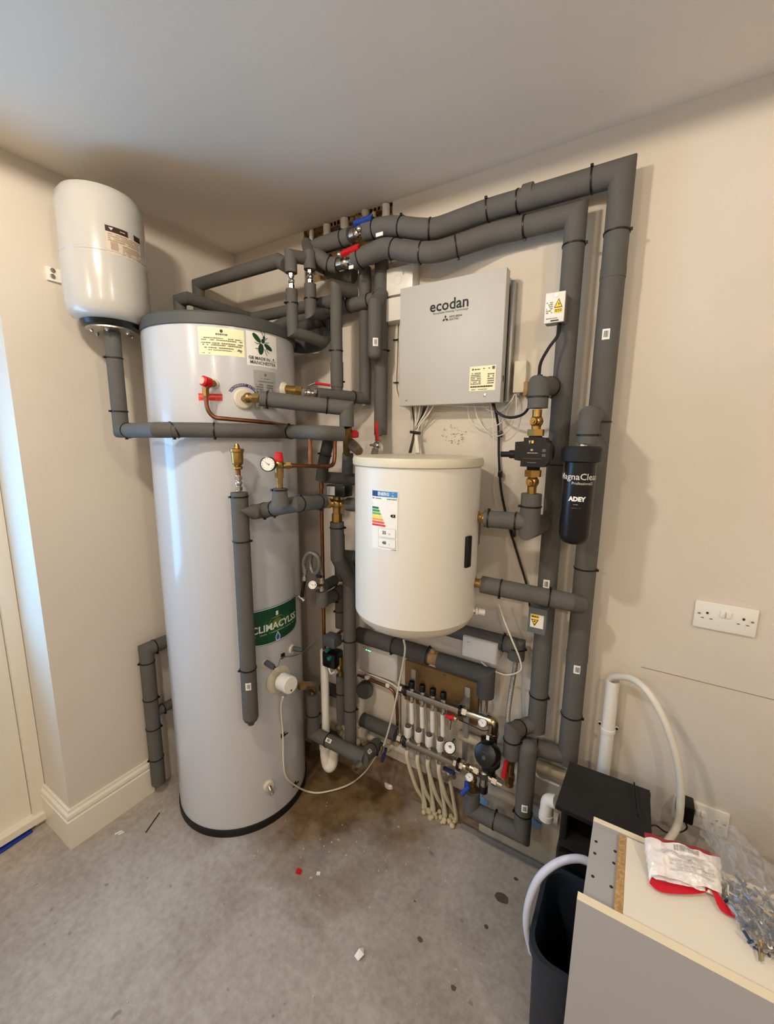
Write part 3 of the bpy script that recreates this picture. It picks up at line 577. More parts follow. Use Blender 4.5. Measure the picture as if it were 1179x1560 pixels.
# junction boxes beside it
for i, (pa, pb) in enumerate((((586, 447), (614, 447)), ((586, 485), (614, 480)))):
    x0, x1 = P(584, 450, y=-.055).x, xa+.03
    z0, z1_ = (P(600, 450, y=-.055).z, P(600, 407, y=-.055).z) if i == 0 else (P(600, 489, y=-.055).z, P(600, 452, y=-.055).z)
    t = thing('junction_box', ['upper white square junction box left of the control box', 'lower white square junction box left of the control box'][i], 'electrical box', ((x0+x1)/2, 0, z0))
    mb = MB(); mb.box(((x0+x1)/2, -.022, (z0+z1_)/2), (x1-x0, .044, z1_-z0-.002), None, .002); obj('box_body', mb, WPL, t)
    mb = MB(); mb.box(((x0+x1)/2, -.0495, (z0+z1_)/2), (x1-x0, .010, z1_-z0-.003), None, .003)
    if i == 0: mb.lathe([(.016, 0), (.017, .0015), (.0185, 0)], ((x0+x1)/2+.0, -.0545, (z0+z1_)/2+.004), -EY, n=24, cap=False)
    obj('box_lid', mb, WPL, t)
# thermostat receiver right of control box
x0, x1 = P(782, 575, y=-.03).x, P(801, 575, y=-.03).x; z0, z1_ = P(790, 598, y=-.03).z, P(790, 549, y=-.03).z
t = thing('wireless_receiver', 'small upright white receiver on the wall at the right edge of the control box', 'receiver', ((x0+x1)/2, 0, z0))
mb = MB(); mb.box(((x0+x1)/2, -.015, (z0+z1_)/2), (x1-x0, .03, z1_-z0), None, .004); obj('receiver_body', mb, CREAM, t)
mb = MB(); mb.cyl(((x0+x1)/2-.004, -.02, z0-.012), ((x0+x1)/2-.004, -.02, z0+.004), .009); obj('cable_gland', mb, mat('grey_plastic', (120, 118, 112), .5), t)
mb = MB(); mb.box(((x0+x1)/2+.022, -.016, z0+.012), (.016, .03, .05), None, .004); obj('pipe_stub', mb, RAWP, t)
# ================================================================== SWITCHED CONNECTION BOX ON THE PIPE
def warn_box(name, lb, px0, py0, px1, py1, yb_, yf, bodym, up=True):
    a, b_ = P(px0, (py0+py1)/2, y=yf), P(px1, (py0+py1)/2, y=yf); zt, zb = P((px0+px1)/2, py0, y=yf).z, P((px0+px1)/2, py1, y=yf).z
    cx, cz, w, h = (a.x+b_.x)/2, (zt+zb)/2, b_.x-a.x, zt-zb
    t = thing(name, lb, 'electrical box', (cx, yb_, zb)); mb = MB(); mb.box((cx, (yf+.008+yb_)/2, cz), (w, abs(yb_-yf)-.008, h-.002), None, .002); obj('box_body', mb, mat('grey_plastic', (120, 118, 112), .5) if up else bodym, t)
    mb = MB(); mb.box((cx, yf+.004, cz), (w, .008, h), None, .002); obj('box_front', mb, bodym, t)
    mp = planemap((cx, yf, cz), EX, EZ); Y = ink((250, 214, 20)); K = ink((20, 18, 10))
    if up: it = [('p', [(-.002, -.002), (.028*w/.07, -.002), ((.013)*w/.07, .024)], K), ('p', [(.0015, 0), (.0245*w/.07, 0), (.013*w/.07, .020)], Y), ('p', [(.012, .015), (.009, .007), (.0125, .008), (.011, .002), (.016, .010), (.0125, .009)], K), ('r', -.001, -.016, .027*w/.07, -.004, Y), ('lines', .002, .025*w/.07, -.014, -.006, 2, K), ('lines', -w*.42, -w*.1, -h*.2, h*.2, 6, ink((150, 140, 110))), ('r', -.009, -h*.46, .014, -h*.42, K), ('lines', -w*.4, w*.2, -h*.38, -h*.34, 1, GRNT)]
    else: it = [('r', -w*.36, -h*.26, w*.36, h*.26, PAPERW), ('r', -w*.33, h*.10, w*.10, h*.24, Y), ('lines', -w*.3, w*.08, h*.12, h*.22, 1, K), ('p', [(-w*.33, h*.07), (-w*.12, -h*.2), (w*.10, h*.07)], K), ('p', [(-w*.26, h*.045), (-w*.12, -h*.13), (w*.03, h*.045)], Y), ('p', ell(-w*.12, -h*.01, w*.05, h*.03), K)]
    decal('warning_label', t, mp, it, 'yellow electrical warning sign'); return t, cx, cz, w, h
t, cx, cz, w_, h_ = warn_box('isolator_box', 'white switched connection box with yellow warning sign fixed on the inner riser', 830, 445, 860, 491, -.10, -.145, WPL)
mb = MB(); mb.cyl((cx+.003, -.147, cz+h_*.40), (cx+.003, -.143, cz+h_*.40), .006); obj('screw', mb, CHROME, t)
warn_box('terminal_box', 'grey terminal box with yellow warning sign on the inner riser below the lower buffer pipe', 804, 927, 832, 966, -.10, -.14, mat('blue_grey_plastic', (104, 112, 116), .4), False)
# ================================================================== WALL SOCKETS
def socket(lb, px, py, wd=.146, ht=.086, plug=False):
    c = P(px, py, y=-.008); t = thing('double_socket', lb, 'socket', (c.x, 0, c.z)); mb = MB(); mb.box((c.x, -.005, c.z), (wd, .010, ht), None, .0025); pl = obj('face_plate', mb, WPL, t)
    D = ink((70, 62, 50)); mp = planemap((c.x, -.0102, c.z), EX, EZ); it = []
    for s in (-1, 1):
        x = s*.043; it += [('p', ell(x, .008, .0036, .0042, n=12), D), ('r', x-.014, -.010, x-.007, -.0075, D), ('r', x+.007, -.010, x+.014, -.0075, D)]
    it += [('p', ell(-.063, .004, .004, .0028, n=10), ink((130, 110, 84))), ('p', ell(.063, .004, .004, .0028, n=10), ink((130, 110, 84)))]
    decal('socket_holes', pl, mp, it)
    for s in (-1, 1):
        mb = MB(); mb.box((c.x+s*.0075, -.0125, c.z+.012), (.012, .006, .019), None, .0015); obj('rocker_switch', mb, WPL, t)
    return t, c
socket('white double wall socket high on the right, above the crack line', 1104, 942, .150, .085)
t, c = socket('white double wall socket low on the wall behind the clear bag', 1066, 1243)
pg = thing('plug_adaptor', 'black mains adaptor plugged into the low socket behind the white hose', 'plug', P(1043, 1235, y=-.04)); q = P(1043, 1232, y=-.035)
mb = MB(); mb.box(q, (.046, .055, .062), None, .005); obj('adaptor_body', mb, BLK, pg); mb = MB(); mb.tube(spline([q+V((.004, -.02, -.03)), P(1046, 1262, y=-.05), P(1035, 1268, y=-.06), P(1015, 1268, y=-.08), P(1000, 1258, y=-.10), P(990, 1258, y=-.14)], 8), .0025, 8); obj('adaptor_lead', mb, CABB, pg)
# ================================================================== PUMP ON THE RIGHT COLUMN
PX = P(814, 690, y=-.20); ax_ = V((PX.x, -.20, 0))
def at(row, col=None): return V((PX.x, -.20, slide(PX, EZ, row=row).z))
pump = thing('circulation_pump', 'black circulation pump between brass valves on the column right of the buffer tank', 'pump', at(712))
hy = -.255
fc = V((P(811, 689, y=hy).x, hy, P(811, 689, y=hy).z)); mb = MB(); W2, H2 = .050, .043
oct_ = [(-W2, -H2*.55), (-W2*.62, -H2*.62), (-W2*.62, -H2), (W2*.75, -H2), (W2, -H2*.6), (W2, H2*.6), (W2*.8, H2*.7), (W2*.75, H2), (-W2*.5, H2), (-W2*.5, H2*.75), (-W2, H2*.7)]
mb.add([(fc.x+x, hy-.01, fc.z+z) for x, z in oct_]+[(fc.x+x, hy+.035, fc.z+z) for x, z in oct_], [list(range(11)), list(range(11, 22))]+[[i, (i+1) % 11, 11+(i+1) % 11, 11+i] for i in range(11)]); obj('pump_head', mb, BLK, pump)
mb = MB(); mb.lathe([(.04, 0), (.046, .01), (.046, .03), (.03, .045)], (fc.x+.008, hy+.03, fc.z), EY, n=32); obj('motor_housing', mb, BLKM, pump)
mb = MB(); mb.cyl(at(716), at(664), .02); mb.lathe([(.028, 0), (.034, .02), (.028, .04)], at(692)-EZ*.02, EZ); obj('pump_volute', mb, BLKM, pump)
G_ = ink((170, 168, 160)); decal('control_panel', pump, planemap((fc.x, hy-.0102, fc.z), EX, EZ), [('r', -W2*.5, -H2*.45, W2*.6, -H2*.40, ink((96, 46, 40))), ('lines', -W2*.25, W2*.35, -.004, 0, 1, G_), ('p', ell(0, .007, .004, .003), G_), ('r', W2*.6, .002, W2*.8, .010, ink((90, 90, 86))), ('r', W2*.6, -.012, W2*.8, -.004, ink((90, 90, 86))), ('r', -.002, H2*.62, .004, H2*.8, ink((255, 190, 60))), ('lines', -W2*.2, W2*.3, -H2*.75, -H2*.65, 1, ink((110, 110, 104))), ('p', [(-.008, H2*.55), (-.004, H2*.8), (-.010, H2*.8)], G_)])
q0, q1 = P(786, 692, y=hy+.01), P(764, 692, y=hy+.02); mb = MB(); mb.tube([q0, q0.lerp(q1, .4)], .013); mb.tube([q0.lerp(q1, .4), q1], .009); obj('cable_plug', mb, BLK, pump)
for k, (r0_, r1_, lb) in enumerate(((664, 624, 'brass pump valve above the black circulation pump'), (756, 716, 'brass pump valve below the black circulation pump'))):
    v = thing('pump_valve', lb, 'valve', at(r0_)); a, b_ = at(r0_), at(r1_)
    mb = MB(); mb.cyl(a, b_, .014); nut = (a, a.lerp(b_, .25)) if k == 0 else (b_.lerp(a, .25), b_); mb.hexn(nut[0], nut[1], .026); mb.ball(a.lerp(b_, .55), .02); obj('valve_body', mb, BRASS, v)
    m_ = a.lerp(b_, .55); mb = MB(); mb.cyl(m_, m_+V((-.004, -.03, 0)), .010); mb.cyl(m_+V((-.004, -.03, 0)), m_+V((-.005, -.036, 0)), .006); obj('valve_spindle', mb, BRASS, v)
# ================================================================== MAGNETIC FILTER
FCn, FR = (1.718, -.230), .0440
def Fz(row): return circ_hit(882, row, FCn, FR).z
fil = thing('magnetic_filter', 'black magnetic filter canister with white lettering on the outer riser', 'filter', (FCn[0], FCn[1], Fz(829)))
z0, z1_ = Fz(829), Fz(703); zt = Fz(680)
mb = MB(); mb.lathe([(.018, z0-.008), (.03, z0-.004), (FR-.004, z0+.006), (FR-.001, z0+.02), (FR, z1_)], (FCn[0], FCn[1], 0), n=56); obj('canister', mb, BLK, fil)
mb = MB()
for k in range(28):
    pass
mb.lathe([(FR+.002, z1_-.004), (FR+.009, z1_), (FR+.010, zt-.006), (FR+.006, zt), (0, zt+.001)], (FCn[0], FCn[1], 0), n=56)
cap = obj('lid', mb, BLKM, fil)
q = V((FCn[0]+.002, FCn[1]+.004, zt)); mb = MB(); mb.lathe([(.011, 0), (.011, .010), (.009, .014), (0, .015)], q, EZ, n=16); obj('air_vent', mb, CHROME, cap)
thf = math.atan2(CAM.y-FCn[1], CAM.x-FCn[0]); G_ = ink((206, 204, 196))
mpf = cylmap(FCn, FR, thf-.02, 0); zl1 = Fz(727); zl2 = Fz(761)
decal('printed_marks', fil, mpf, [('t', 'MagnaClean', 0, zl1, .0255, G_, 0, .0002), ('t', 'Professional2', .012, zl1-.018, .011, G_), ('t', 'ADEY', 0, zl2, .017, ink((240, 240, 236)), 0, .0009), ('lines', -.008, .009, zl2-.016, zl2-.0145, 1, G_), ('lines', -.012, .012, zl2-.026, zl2-.0245, 1, ink((120, 120, 116)))])
# ================================================================== INSULATED PIPES, UPPER
RB = .034
# outer riser and top run
yL = -.065
p0 = P(879, 1000, y=yL)
top = slide(p0, EZ, row=262)
o1 = [slide(p0, EZ, row=1160), top, slide(top, -EX, col=790)]
pa = o1[-1]
outer = pipe('outer_riser', 'outermost thick grey insulated pipe rising to the ceiling and turning left across the wall', 'insulated pipe', [o1[0], o1[1], o1[2]], RB,
    ties=[(923, 355), (897, 255), (742, 310), (908, 640), (876, 860), (866, 1088)], tags=[(912, 510, -.1), (875, 1018, .1)])
sw = [pa+V((.012, 0, 0)), P(742, 321, y=-.07), P(700, 336, y=-.085), P(665, 348, y=-.11), P(640, 349, y=-.125), P(600, 345, y=-.13), P(572, 349, y=-.13), P(556, 352, y=-.13)]
pipe(None, None, None, sw, RB, smooth='spline', root=outer, ties=[(742, 316), (655, 348), (612, 345), (572, 348)])
# inner riser
p0 = P(833, 900, y=yL); top = slide(p0, EZ, row=326)
inner = pipe('inner_riser', 'inner thick grey insulated pipe dropping past the white warning box and the black pump', 'insulated pipe', [slide(p0, EZ, row=1112), top, slide(top, -EX, col=800)], RB-.002,
    ties=[(855, 375), (795, 345), (811, 1056), (820, 700)], tags=[(823, 889, -.1)])
sw = [slide(top, -EX, col=797), P(750, 357, y=-.075), P(700, 374, y=-.10), P(660, 384, y=-.125), P(620, 383, y=-.14), P(588, 378, y=-.145), P(562, 388, y=-.14), P(540, 397, y=-.14)]
pipe(None, None, None, sw, RB, smooth='spline', root=inner, ties=[(695, 374), (642, 386), (600, 380), (549, 392)], tags=[])
# steps where one sleeve overlaps the next
for q in ((798, 301, outer, RB), (0, 425, outer, RB), (0, 1005, outer, RB)):
    a = P(q[0], q[1], y=yL) if q[0] else slide(o1[0], EZ, row=q[1])
    d = EX if q[1] < 310 else EZ; mb = MB(); mb.tube([a-d*.001, a+d*.03], q[3]+.0012, 24); obj('sleeve_collar', mb, FOAM, q[2], 50)
# top lever valves on the two pipes
a, b_ = P(556, 352, y=-.13), P(534, 360, y=-.13)
bv = thing('ball_valve', 'ball valve with blue lever on the upper pipe below the ceiling hole', 'valve', a)
d = (b_-a).normalized(); mb = lever_valve(bv, a.lerp(b_, .5), d, P(590, 328, y=-.15)-P(556, 339, y=-.15), BLUEP, 1.2, off=V((.35, -.8, .75)))
mb = MB(); mb.ball(P(547, 349, y=-.165), .012); mb.lathe([(.022, -.01), (.022, .012)], a.lerp(b_, .8), d); obj('union_nut', mb, CHROME, bv)
a, b_ = P(540, 397, y=-.14), P(514, 404, y=-.14)
rv = thing('ball_valve', 'ball valve with red lever on the pipe just under the blue lever', 'valve', a)
d = (b_-a).normalized(); lever_valve(rv, a.lerp(b_, .5), d, P(560, 369, y=-.16)-P(526, 382, y=-.16), REDP, 1.2, off=V((.3, -.8, .75)))
mb = MB(); mb.lathe([(.024, -.01), (.024, .012)], a.lerp(b_, .75), d); mb.ball(P(517, 388, y=-.17), .012); obj('union_nut', mb, CHROME, rv)
mb = MB(); mb.box(P(578, 357, y=-.165), (.03, .003, .012), None); obj('white_tag', mb, PAPERW, outer)
mb = MB(); mb.box(P(535, 407, y=-.175), (.02, .003, .012), None); obj('white_tag', mb, PAPERW, inner)
# left ends of the two top pipes
lo = pipe('upper_link_pipe', 'grey insulated pipe curling down from the blue valve behind the two short drops', 'insulated pipe',
    [P(534, 360, y=-.13), P(505, 369, y=-.13), P(484, 377, y=-.13), P(474, 386, y=-.115), P(484, 400, y=-.10), P(510, 412, y=-.08), P(540, 419, y=-.06)], .031, smooth='spline', ties=[(523, 363), (500, 407)])
lu = pipe('lower_link_pipe', 'short grey insulated pipe running left from the red valve to the second drop', 'insulated pipe',
    [P(514, 404, y=-.14), P(500, 402, y=-.15), P(484, 391, y=-.165), P(473, 388, y=-.17)], .029, smooth='spline', ties=[(503, 402)])
# left high pipe T1
a = P(302, 434, x=.045); q0 = slide(a, EZ, row=480); b_ = slide(a, EX, col=424)
pipe('high_pipe', 'grey insulated pipe running level above the cylinder lid along the corner', 'insulated pipe', [q0, a, b_, P(436, 404, y=-.262)], .027, ties=[])
# drop D1, D2
d1 = P(445, 470, y=-.27); A = lambda row, q: slide(q, EZ, row=row)
dp = pipe('short_drop', 'first short vertical insulated drop with nickel valve, left of the pair over the cylinder', 'insulated pipe', [P(468, 394, y=-.20), A(390, d1), A(416, d1)], .0235)
pipe(None, None, None, [A(441, d1), A(506, d1), P(470, 513, y=-.20), P(494, 522, y=-.12)], .0225, ties=[(447, 463)], root=dp)
mb = MB(); a, b_ = A(416, d1), A(441, d1); mb.cyl(a, b_, .008); mb.hexn(a.lerp(b_, .05), a.lerp(b_, .25), .012); mb.hexn(a.lerp(b_, .7), a.lerp(b_, .95), .012); mb.ball(a.lerp(b_, .5), .0125); mb.cyl(a.lerp(b_, .5), a.lerp(b_, .5)+V((.004, -.016, 0)), .004); obj('isolating_valve', mb, CHROME, dp)
d2 = P(473, 460, y=-.20)
dp = pipe('short_drop', 'second short vertical insulated drop with nickel valve, right of the pair over the cylinder', 'insulated pipe', [P(468, 372, y=-.12), A(388, d2), A(411, d2)], .0235)
pipe(None, None, None, [A(433, d2), A(476, d2), P(490, 478, y=-.13), P(506, 470, y=-.07)], .0235, ties=[(473, 456), (498, 473)], root=dp)
mb = MB(); a, b_ = A(411, d2), A(433, d2); mb.cyl(a, b_, .008); mb.hexn(a.lerp(b_, .05), a.lerp(b_, .25), .012); mb.hexn(a.lerp(b_, .7), a.lerp(b_, .95), .012); mb.ball(a.lerp(b_, .5), .0125); mb.cyl(a.lerp(b_, .5), a.lerp(b_, .5)+V((.004, -.016, 0)), .004); obj('isolating_valve', mb, CHROME, dp)
mb = MB(); mb.cyl(P(474, 368, y=-.03), P(474, 352, y=-.03), .008); obj('pipe_end', mb, WPL, dp)
# T2
q = P(383, 485, y=-.12); a = slide(q, -EY, col=286); b_ = a+V((-.055, 0, 0)); c = slide(q, EX, col=520)
pipe('lid_edge_pipe', 'grey insulated pipe bending at the corner just above the cylinder lid', 'insulated pipe', [b_+V((0, 0, -.09)), b_, a, q, c], .0245, ties=[])
# T3
q = P(400, 512, y=-.10); 
pipe('rear_pipe', 'grey insulated pipe behind the cylinder lid running right to the tee on the wall', 'insulated pipe', [slide(q, -EX, col=330), q, P(440, 488, y=-.10), P(500, 474, y=-.085), P(536, 465, y=-.08), P(572, 456, y=-.08)], .027, ties=[(532, 466), (563, 459)])
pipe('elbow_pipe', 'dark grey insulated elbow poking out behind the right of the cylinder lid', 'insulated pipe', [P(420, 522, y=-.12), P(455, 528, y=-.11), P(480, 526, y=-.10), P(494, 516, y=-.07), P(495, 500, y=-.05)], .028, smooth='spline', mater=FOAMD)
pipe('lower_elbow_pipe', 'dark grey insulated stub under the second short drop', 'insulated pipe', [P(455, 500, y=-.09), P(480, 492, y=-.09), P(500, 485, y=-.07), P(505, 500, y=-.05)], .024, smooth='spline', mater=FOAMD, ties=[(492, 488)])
# V1, V2, H1
v2 = P(556, 500, y=-.055); H1 = P(566, 606, y=-.055)
v2b = slide(v2, EZ, row=607)
bossp = F(436, 595, .0)
v1 = P(512.5, 500, y=-.17); v1b = slide(v1, EZ, row=604)
pipe('front_drop', 'slim grey insulated vertical pipe with an angled top right of the cylinder', 'insulated pipe', [P(540, 447, y=-.07), slide(v1, EZ, row=440), slide(v1, EZ, row=600)], .0235, ties=[(512, 536), (513, 583)])
mb = MB(); mb.tube([slide(v1, EZ, row=590), slide(v1, EZ, row=552)], .0262, 24); obj('sleeve_collar', mb, FOAM, bpy.data.objects['front_drop'], 50)
pipe('hot_outlet_pipe', 'grey insulated pipe from the red lever valve that turns up the wall beside the tee', 'insulated pipe', [P(483, 600, y=-.26), v2b, slide(v2b, EZ, row=408)], .0245, ties=[(538, 605), (556, 470)])
hv = thing('outlet_valve', 'nickel ball valve with thin red lever at the upper right side of the cylinder', 'valve', P(468, 598, y=-.27))
p, nn = F(433, 594, 0), nrm(F(433, 594, 0)); mb = MB(); mb.lathe([(.030, -.012), (.030, .004), (.02, .014)], p, nn, n=28); obj('cream_collar', mb, CREAM, cyl)
mb = MB(); mb.cyl(F(435, 594, .005), P(458, 597, y=-.30), .019); mb.hexn(P(450, 596, y=-.31), P(459, 597, y=-.295), .022); obj('brass_fitting', mb, BRASS, hv)
a, b_ = P(459, 598, y=-.295), P(483, 600, y=-.26); mb = MB(); mb.cyl(a, b_, .011); mb.hexn(a, a.lerp(b_, .25), .016); mb.hexn(a.lerp(b_, .8), b_, .016); mb.ball(a.lerp(b_, .5), .016); mb.cyl(a.lerp(b_, .5), P(470, 588, y=-.285), .005); obj('valve_body', mb, CHROME, hv)
mb = MB(); a, b_ = P(470, 588, y=-.285), P(480, 584, y=-.27); c = P(503, 587, y=-.23); mb.tube([a, b_], .0035, 8); mb.m(CHROME); obj('lever_arm', mb, None, hv); mb = MB(); mb.tube([b_, c], .0052, 10); obj('lever_handle', mb, REDP, hv)
# V3 (front tee) and V4
v4 = P(580, 600, y=-.05); v4t = slide(v4, EZ, row=398)
pipe('rear_drop', 'grey insulated pipe dropping down the wall to the red handled valve on the buffer tank', 'insulated pipe', [v4t, slide(v4, EZ, row=663)], .0275, ties=[(582, 533)])
v3 = P(571, 500, y=-.115); t_ = slide(v3, EZ, row=540)
dd = pipe('dead_leg', 'short blind insulated stub with rounded end and barcode at the wall tee', 'insulated pipe', [P(582, 448, y=-.06), slide(v3, EZ, row=462), t_], .0265, tags=[(570, 523, -.1)])
mb = MB(); mb.lathe([(.0265*cos(a*pi/12), .02*sin(a*pi/12)) for a in range(7)], t_, -EZ, n=24); obj('rounded_end', mb, FOAM, dd)
# valve on top of the buffer tank
v = thing('tank_valve', 'red handled ball valve standing on the left of the buffer tank top', 'valve', P(577, 692, z=BUFZ)) if False else thing('tank_valve', 'red handled ball valve standing on the left of the buffer tank top', 'valve', slide(P(578, 664, y=-.06), EZ, row=694))
a = P(578, 664, y=-.06); b_ = slide(a, EZ, row=692); b_.y = -.10; mb = MB(); mb.cyl(a, b_, .011); mb.hexn(a, a.lerp(b_, .3), .015); mb.hexn(a.lerp(b_, .75), b_, .016); mb.ball(a.lerp(b_, .52), .017); obj('valve_body', mb, CHROME, v)
mb = MB(); m_ = a.lerp(b_, .5); mb.cyl(m_, m_+V((-.012, -.03, 0)), .005); h0 = P(574, 666, y=-.12); h1 = P(573, 643, y=-.12); mb.m(CHROME); obj('valve_stem', mb, None, v)
mb = MB(); mb.tube([P(576, 672, y=-.12), h0, h1], [.004, .008, .0075], 10); obj('lever_handle', mb, REDP, v)
# pipe stubs up in the hole
for i, (px, r_) in enumerate(((475, .010), (498, .016), (525, .018), (588, .016))):
    q = P(px, 348, y=.0); q.z = H-.005; b_ = slide(q, EZ, row=(372, 368, 358, 344)[i]); mb = MB(); mb.tube([q, b_], r_, 16)
    obj('plastic_pipe_stub', mb, WPL if i else GPL, None, 50, ('thin white pipe end at the left edge of the ceiling hole', 'cream pipe stub second from the left in the ceiling hole', 'cream pipe stub in the middle of the ceiling hole', 'cream pipe at the right edge of the ceiling hole')[i], 'pipe stub', 'plastic pipes in the ceiling hole')
mb = MB(); random.seed(3)
for k in range(14): mb.ball(P(550+random.uniform(0, 22), 330+random.uniform(-6, 14), y=-.01), random.uniform(.008, .018), 8)
obj('filler_foam', mb, CREAM, None, 60, 'lumpy cream filler foam in the ceiling hole behind the blue lever', 'filler foam', kind='stuff')
# ================================================================== EXPANSION PIPE FROM THE VESSEL
a = V((VC[0], VC[1], 0)); a = V((VC[0], VC[1], slide(V((VC[0], VC[1], 2)), EZ, row=503).z)); 
b1 = V((VC[0]+.018, VC[1]-.01, slide(a, EZ, row=530).z)); b2 = slide(b1, EZ, row=656)
ep = pipe('expansion_pipe', 'grey insulated pipe from the expansion vessel crossing in front of the cylinder', 'insulated pipe', [a, b1, b2, F(238, 655, .10), F(262, 655, .075)], .0265, ties=[(175, 546), (181, 628), (195, 655)], rad=.03)
pipe(None, None, None, [F(258, 655, .078), F(300, 655, .045), F(350, 656, .038), F(400, 657, .036), F(440, 658, .05), P(480, 659, y=-.42), P(522, 661, y=-.34)], .026, smooth='spline', ties=[(265, 655, .6), (327, 656), (443, 659)], root=ep)
# secondary return
p, nn = boss(371, 608, .036, .012); sr = thing('return_fitting', 'tarnished brass elbow on the cream boss in the middle of the cylinder top', 'pipe fitting', p)
mb = MB(); A1 = F(378, 606, .05); B1 = F(397, 607, .085); mb.cyl(p, A1, .013); mb.ball(A1, .0185); mb.tube([A1, B1], .015); mb.hexn(A1.lerp(B1, .5), B1, .019); obj('elbow_body', mb, BRASSD, sr)
s1 = P(528, 622, y=-.30)
pipe('return_pipe', 'grey insulated pipe leaving the cylinder front boss and turning down at the right', 'insulated pipe', [F(396, 607, .085), s1, slide(s1, EZ, row=650)], .027, ties=[(408, 609), (497, 619)])
# ================================================================== CYLINDER FRONT STANDPIPE AND BRANCH
s0 = F(372, 900, .055); sp = pipe('coil_standpipe', 'thick vertical insulated pipe hanging down the front of the cylinder with barcode', 'insulated pipe', [slide(s0, EZ, row=750), slide(s0, EZ, row=1092)], .0305, ties=[(368, 757), (372, 823), (377, 1018)], tags=[(379, 1041, .1)])
e0 = slide(s0, EZ, row=1092); mb = MB(); mb.lathe([(.0305, 0), (.026, -.012), (.014, -.020), (.013, -.032), (0, -.034)][::-1], e0, EZ, n=24); obj('pipe_cap', mb, FOAMD, sp)
q = slide(s0, EZ, row=779)
pipe('coil_branch', 'thick grey insulated branch pointing into the standpipe at the cylinder front', 'insulated pipe', [F(386, 780, .075), F(400, 778, .06), P(452, 768, y=-.50), P(480, 765, y=-.39), P(492, 764, y=-.34)], .028, ties=[(404, 777), (418, 775), (455, 768), (484, 764)])
mb = MB(); mb.lathe([(.0, 0), (.028, (F(387, 780, .074)-F(364, 778, .105)).length)], F(364, 778, .105), F(387, 780, .074)-F(364, 778, .105), n=24); obj('pointed_end', mb, FOAM, bpy.data.objects['coil_branch'], 50)
tb = P(427, 768, y=-.56); tq = lambda row: slide(tb, EZ, row=row)
mb = MB(); mb.lathe([(.030, 0), (.023, (tq(744)-tq(770)).z)], tq(770), EZ, n=24); obj('tee_sleeve', mb, FOAM, bpy.data.objects['coil_branch'], 50); obj('cable_tie', tie_mb(tq(746), EZ, .0235), TIE, bpy.data.objects['coil_branch'])
rv = thing('safety_valve', 'brass safety valve with red cap and pressure gauge beside the cylinder front', 'valve', tq(742))
mb = MB(); mb.cyl(tq(745), tq(722), .0105); mb.hexn(tq(728), tq(720), .0155); mb.cyl(tq(722), tq(704), .014); mb.ball(tq(708), .018); mb.tube([tq(710), P(445, 709, y=-.53)], .009); mb.hexn(P(436, 709, y=-.545), P(443, 709, y=-.535), .013); obj('valve_body', mb, BRASSD, rv)
mb = MB(); mb.lathe([(.013, 0), (.016, .003), (.013, .030), (.008, .033), (0, .033)], tq(704), EZ, n=14); obj('red_cap', mb, REDP, rv)
gc = P(408, 707, y=-.62); gauge(rv, gc, (CAM-gc).normalized()+V((-.25, 0, 0)), .024)
mb = MB(); mb.tube([gc, tq(708)], .006); obj('gauge_stem', mb, BRASSD, rv)
cu = [P(443, 709, y=-.535), P(475, 710, y=-.42), P(500, 711, y=-.32), P(508, 708, y=-.29), P(510, 695, y=-.28), P(510, 672, y=-.28), P(514, 664, y=-.27), P(524, 661, y=-.25)]
mb = MB(); mb.tube(bendr(cu, .02), .0075, 12); obj('copper_tee_pipe', mb, COPPER, None, 50, 'copper pipe running right from the safety valve then up to the brass cluster', 'copper pipe')
mb = MB(); q = P(473, 710, y=-.42); mb.tube([q, slide(q, EZ, row=668)], .0075, 12); obj('copper_riser', mb, COPPER, None, 50, 'short vertical copper pipe behind the expansion pipe', 'copper pipe')
q = P(489, 712, y=-.17); e = V((q.x+.0, q.y, 0)); mb = MB(); pts = [q, slide(q, EZ, row=740), slide(q, EZ, row=780), slide(q, EZ, row=990)]; mb.tube(pts, .0085, 12); mb.hexn(slide(q, EZ, row=737), slide(q, EZ, row=744), .0105); tc_p = obj('copper_discharge_drop', mb, COPPER, None, 50, 'long vertical copper discharge pipe between the cylinder and buffer tank', 'copper pipe'); DROP = q
# automatic air vent
av = thing('air_vent', 'brass bottle air vent on top of the cylinder front standpipe', 'air vent', slide(s0, EZ, row=748))
g_ = lambda row: slide(s0, EZ, row=row)
a, b_ = g_(748), g_(724); mb = MB(); mb.cyl(a, b_, .0095); mb.hexn(a.lerp(b_, .05), a.lerp(b_, .3), .0135); mb.ball(a.lerp(b_, .5), .013); mb.hexn(a.lerp(b_, .7), a.lerp(b_, .95), .0135); obj('isolating_valve', mb, CHROME, av)
mb = MB(); mb.cyl(g_(725), g_(714), .009); obj('copper_stub', mb, COPPER, av)
h = lambda r0_, r1_: (g_(r1_)-g_(r0_)).z
mb = MB(); z0 = g_(716); mb.lathe([(.010, 0), (.017, .004), (.017, .012), (.011, .014), (.019, .022), (.0205, .030), (.0215, h(716, 688)-.003), (.0245, h(716, 688)), (.0245, h(716, 684)), (.010, h(716, 683)), (.009, h(716, 679)), (.006, h(716, 676)), (0, h(716, 676))], z0, EZ, n=24); obj('vent_body', mb, BRASS, av)
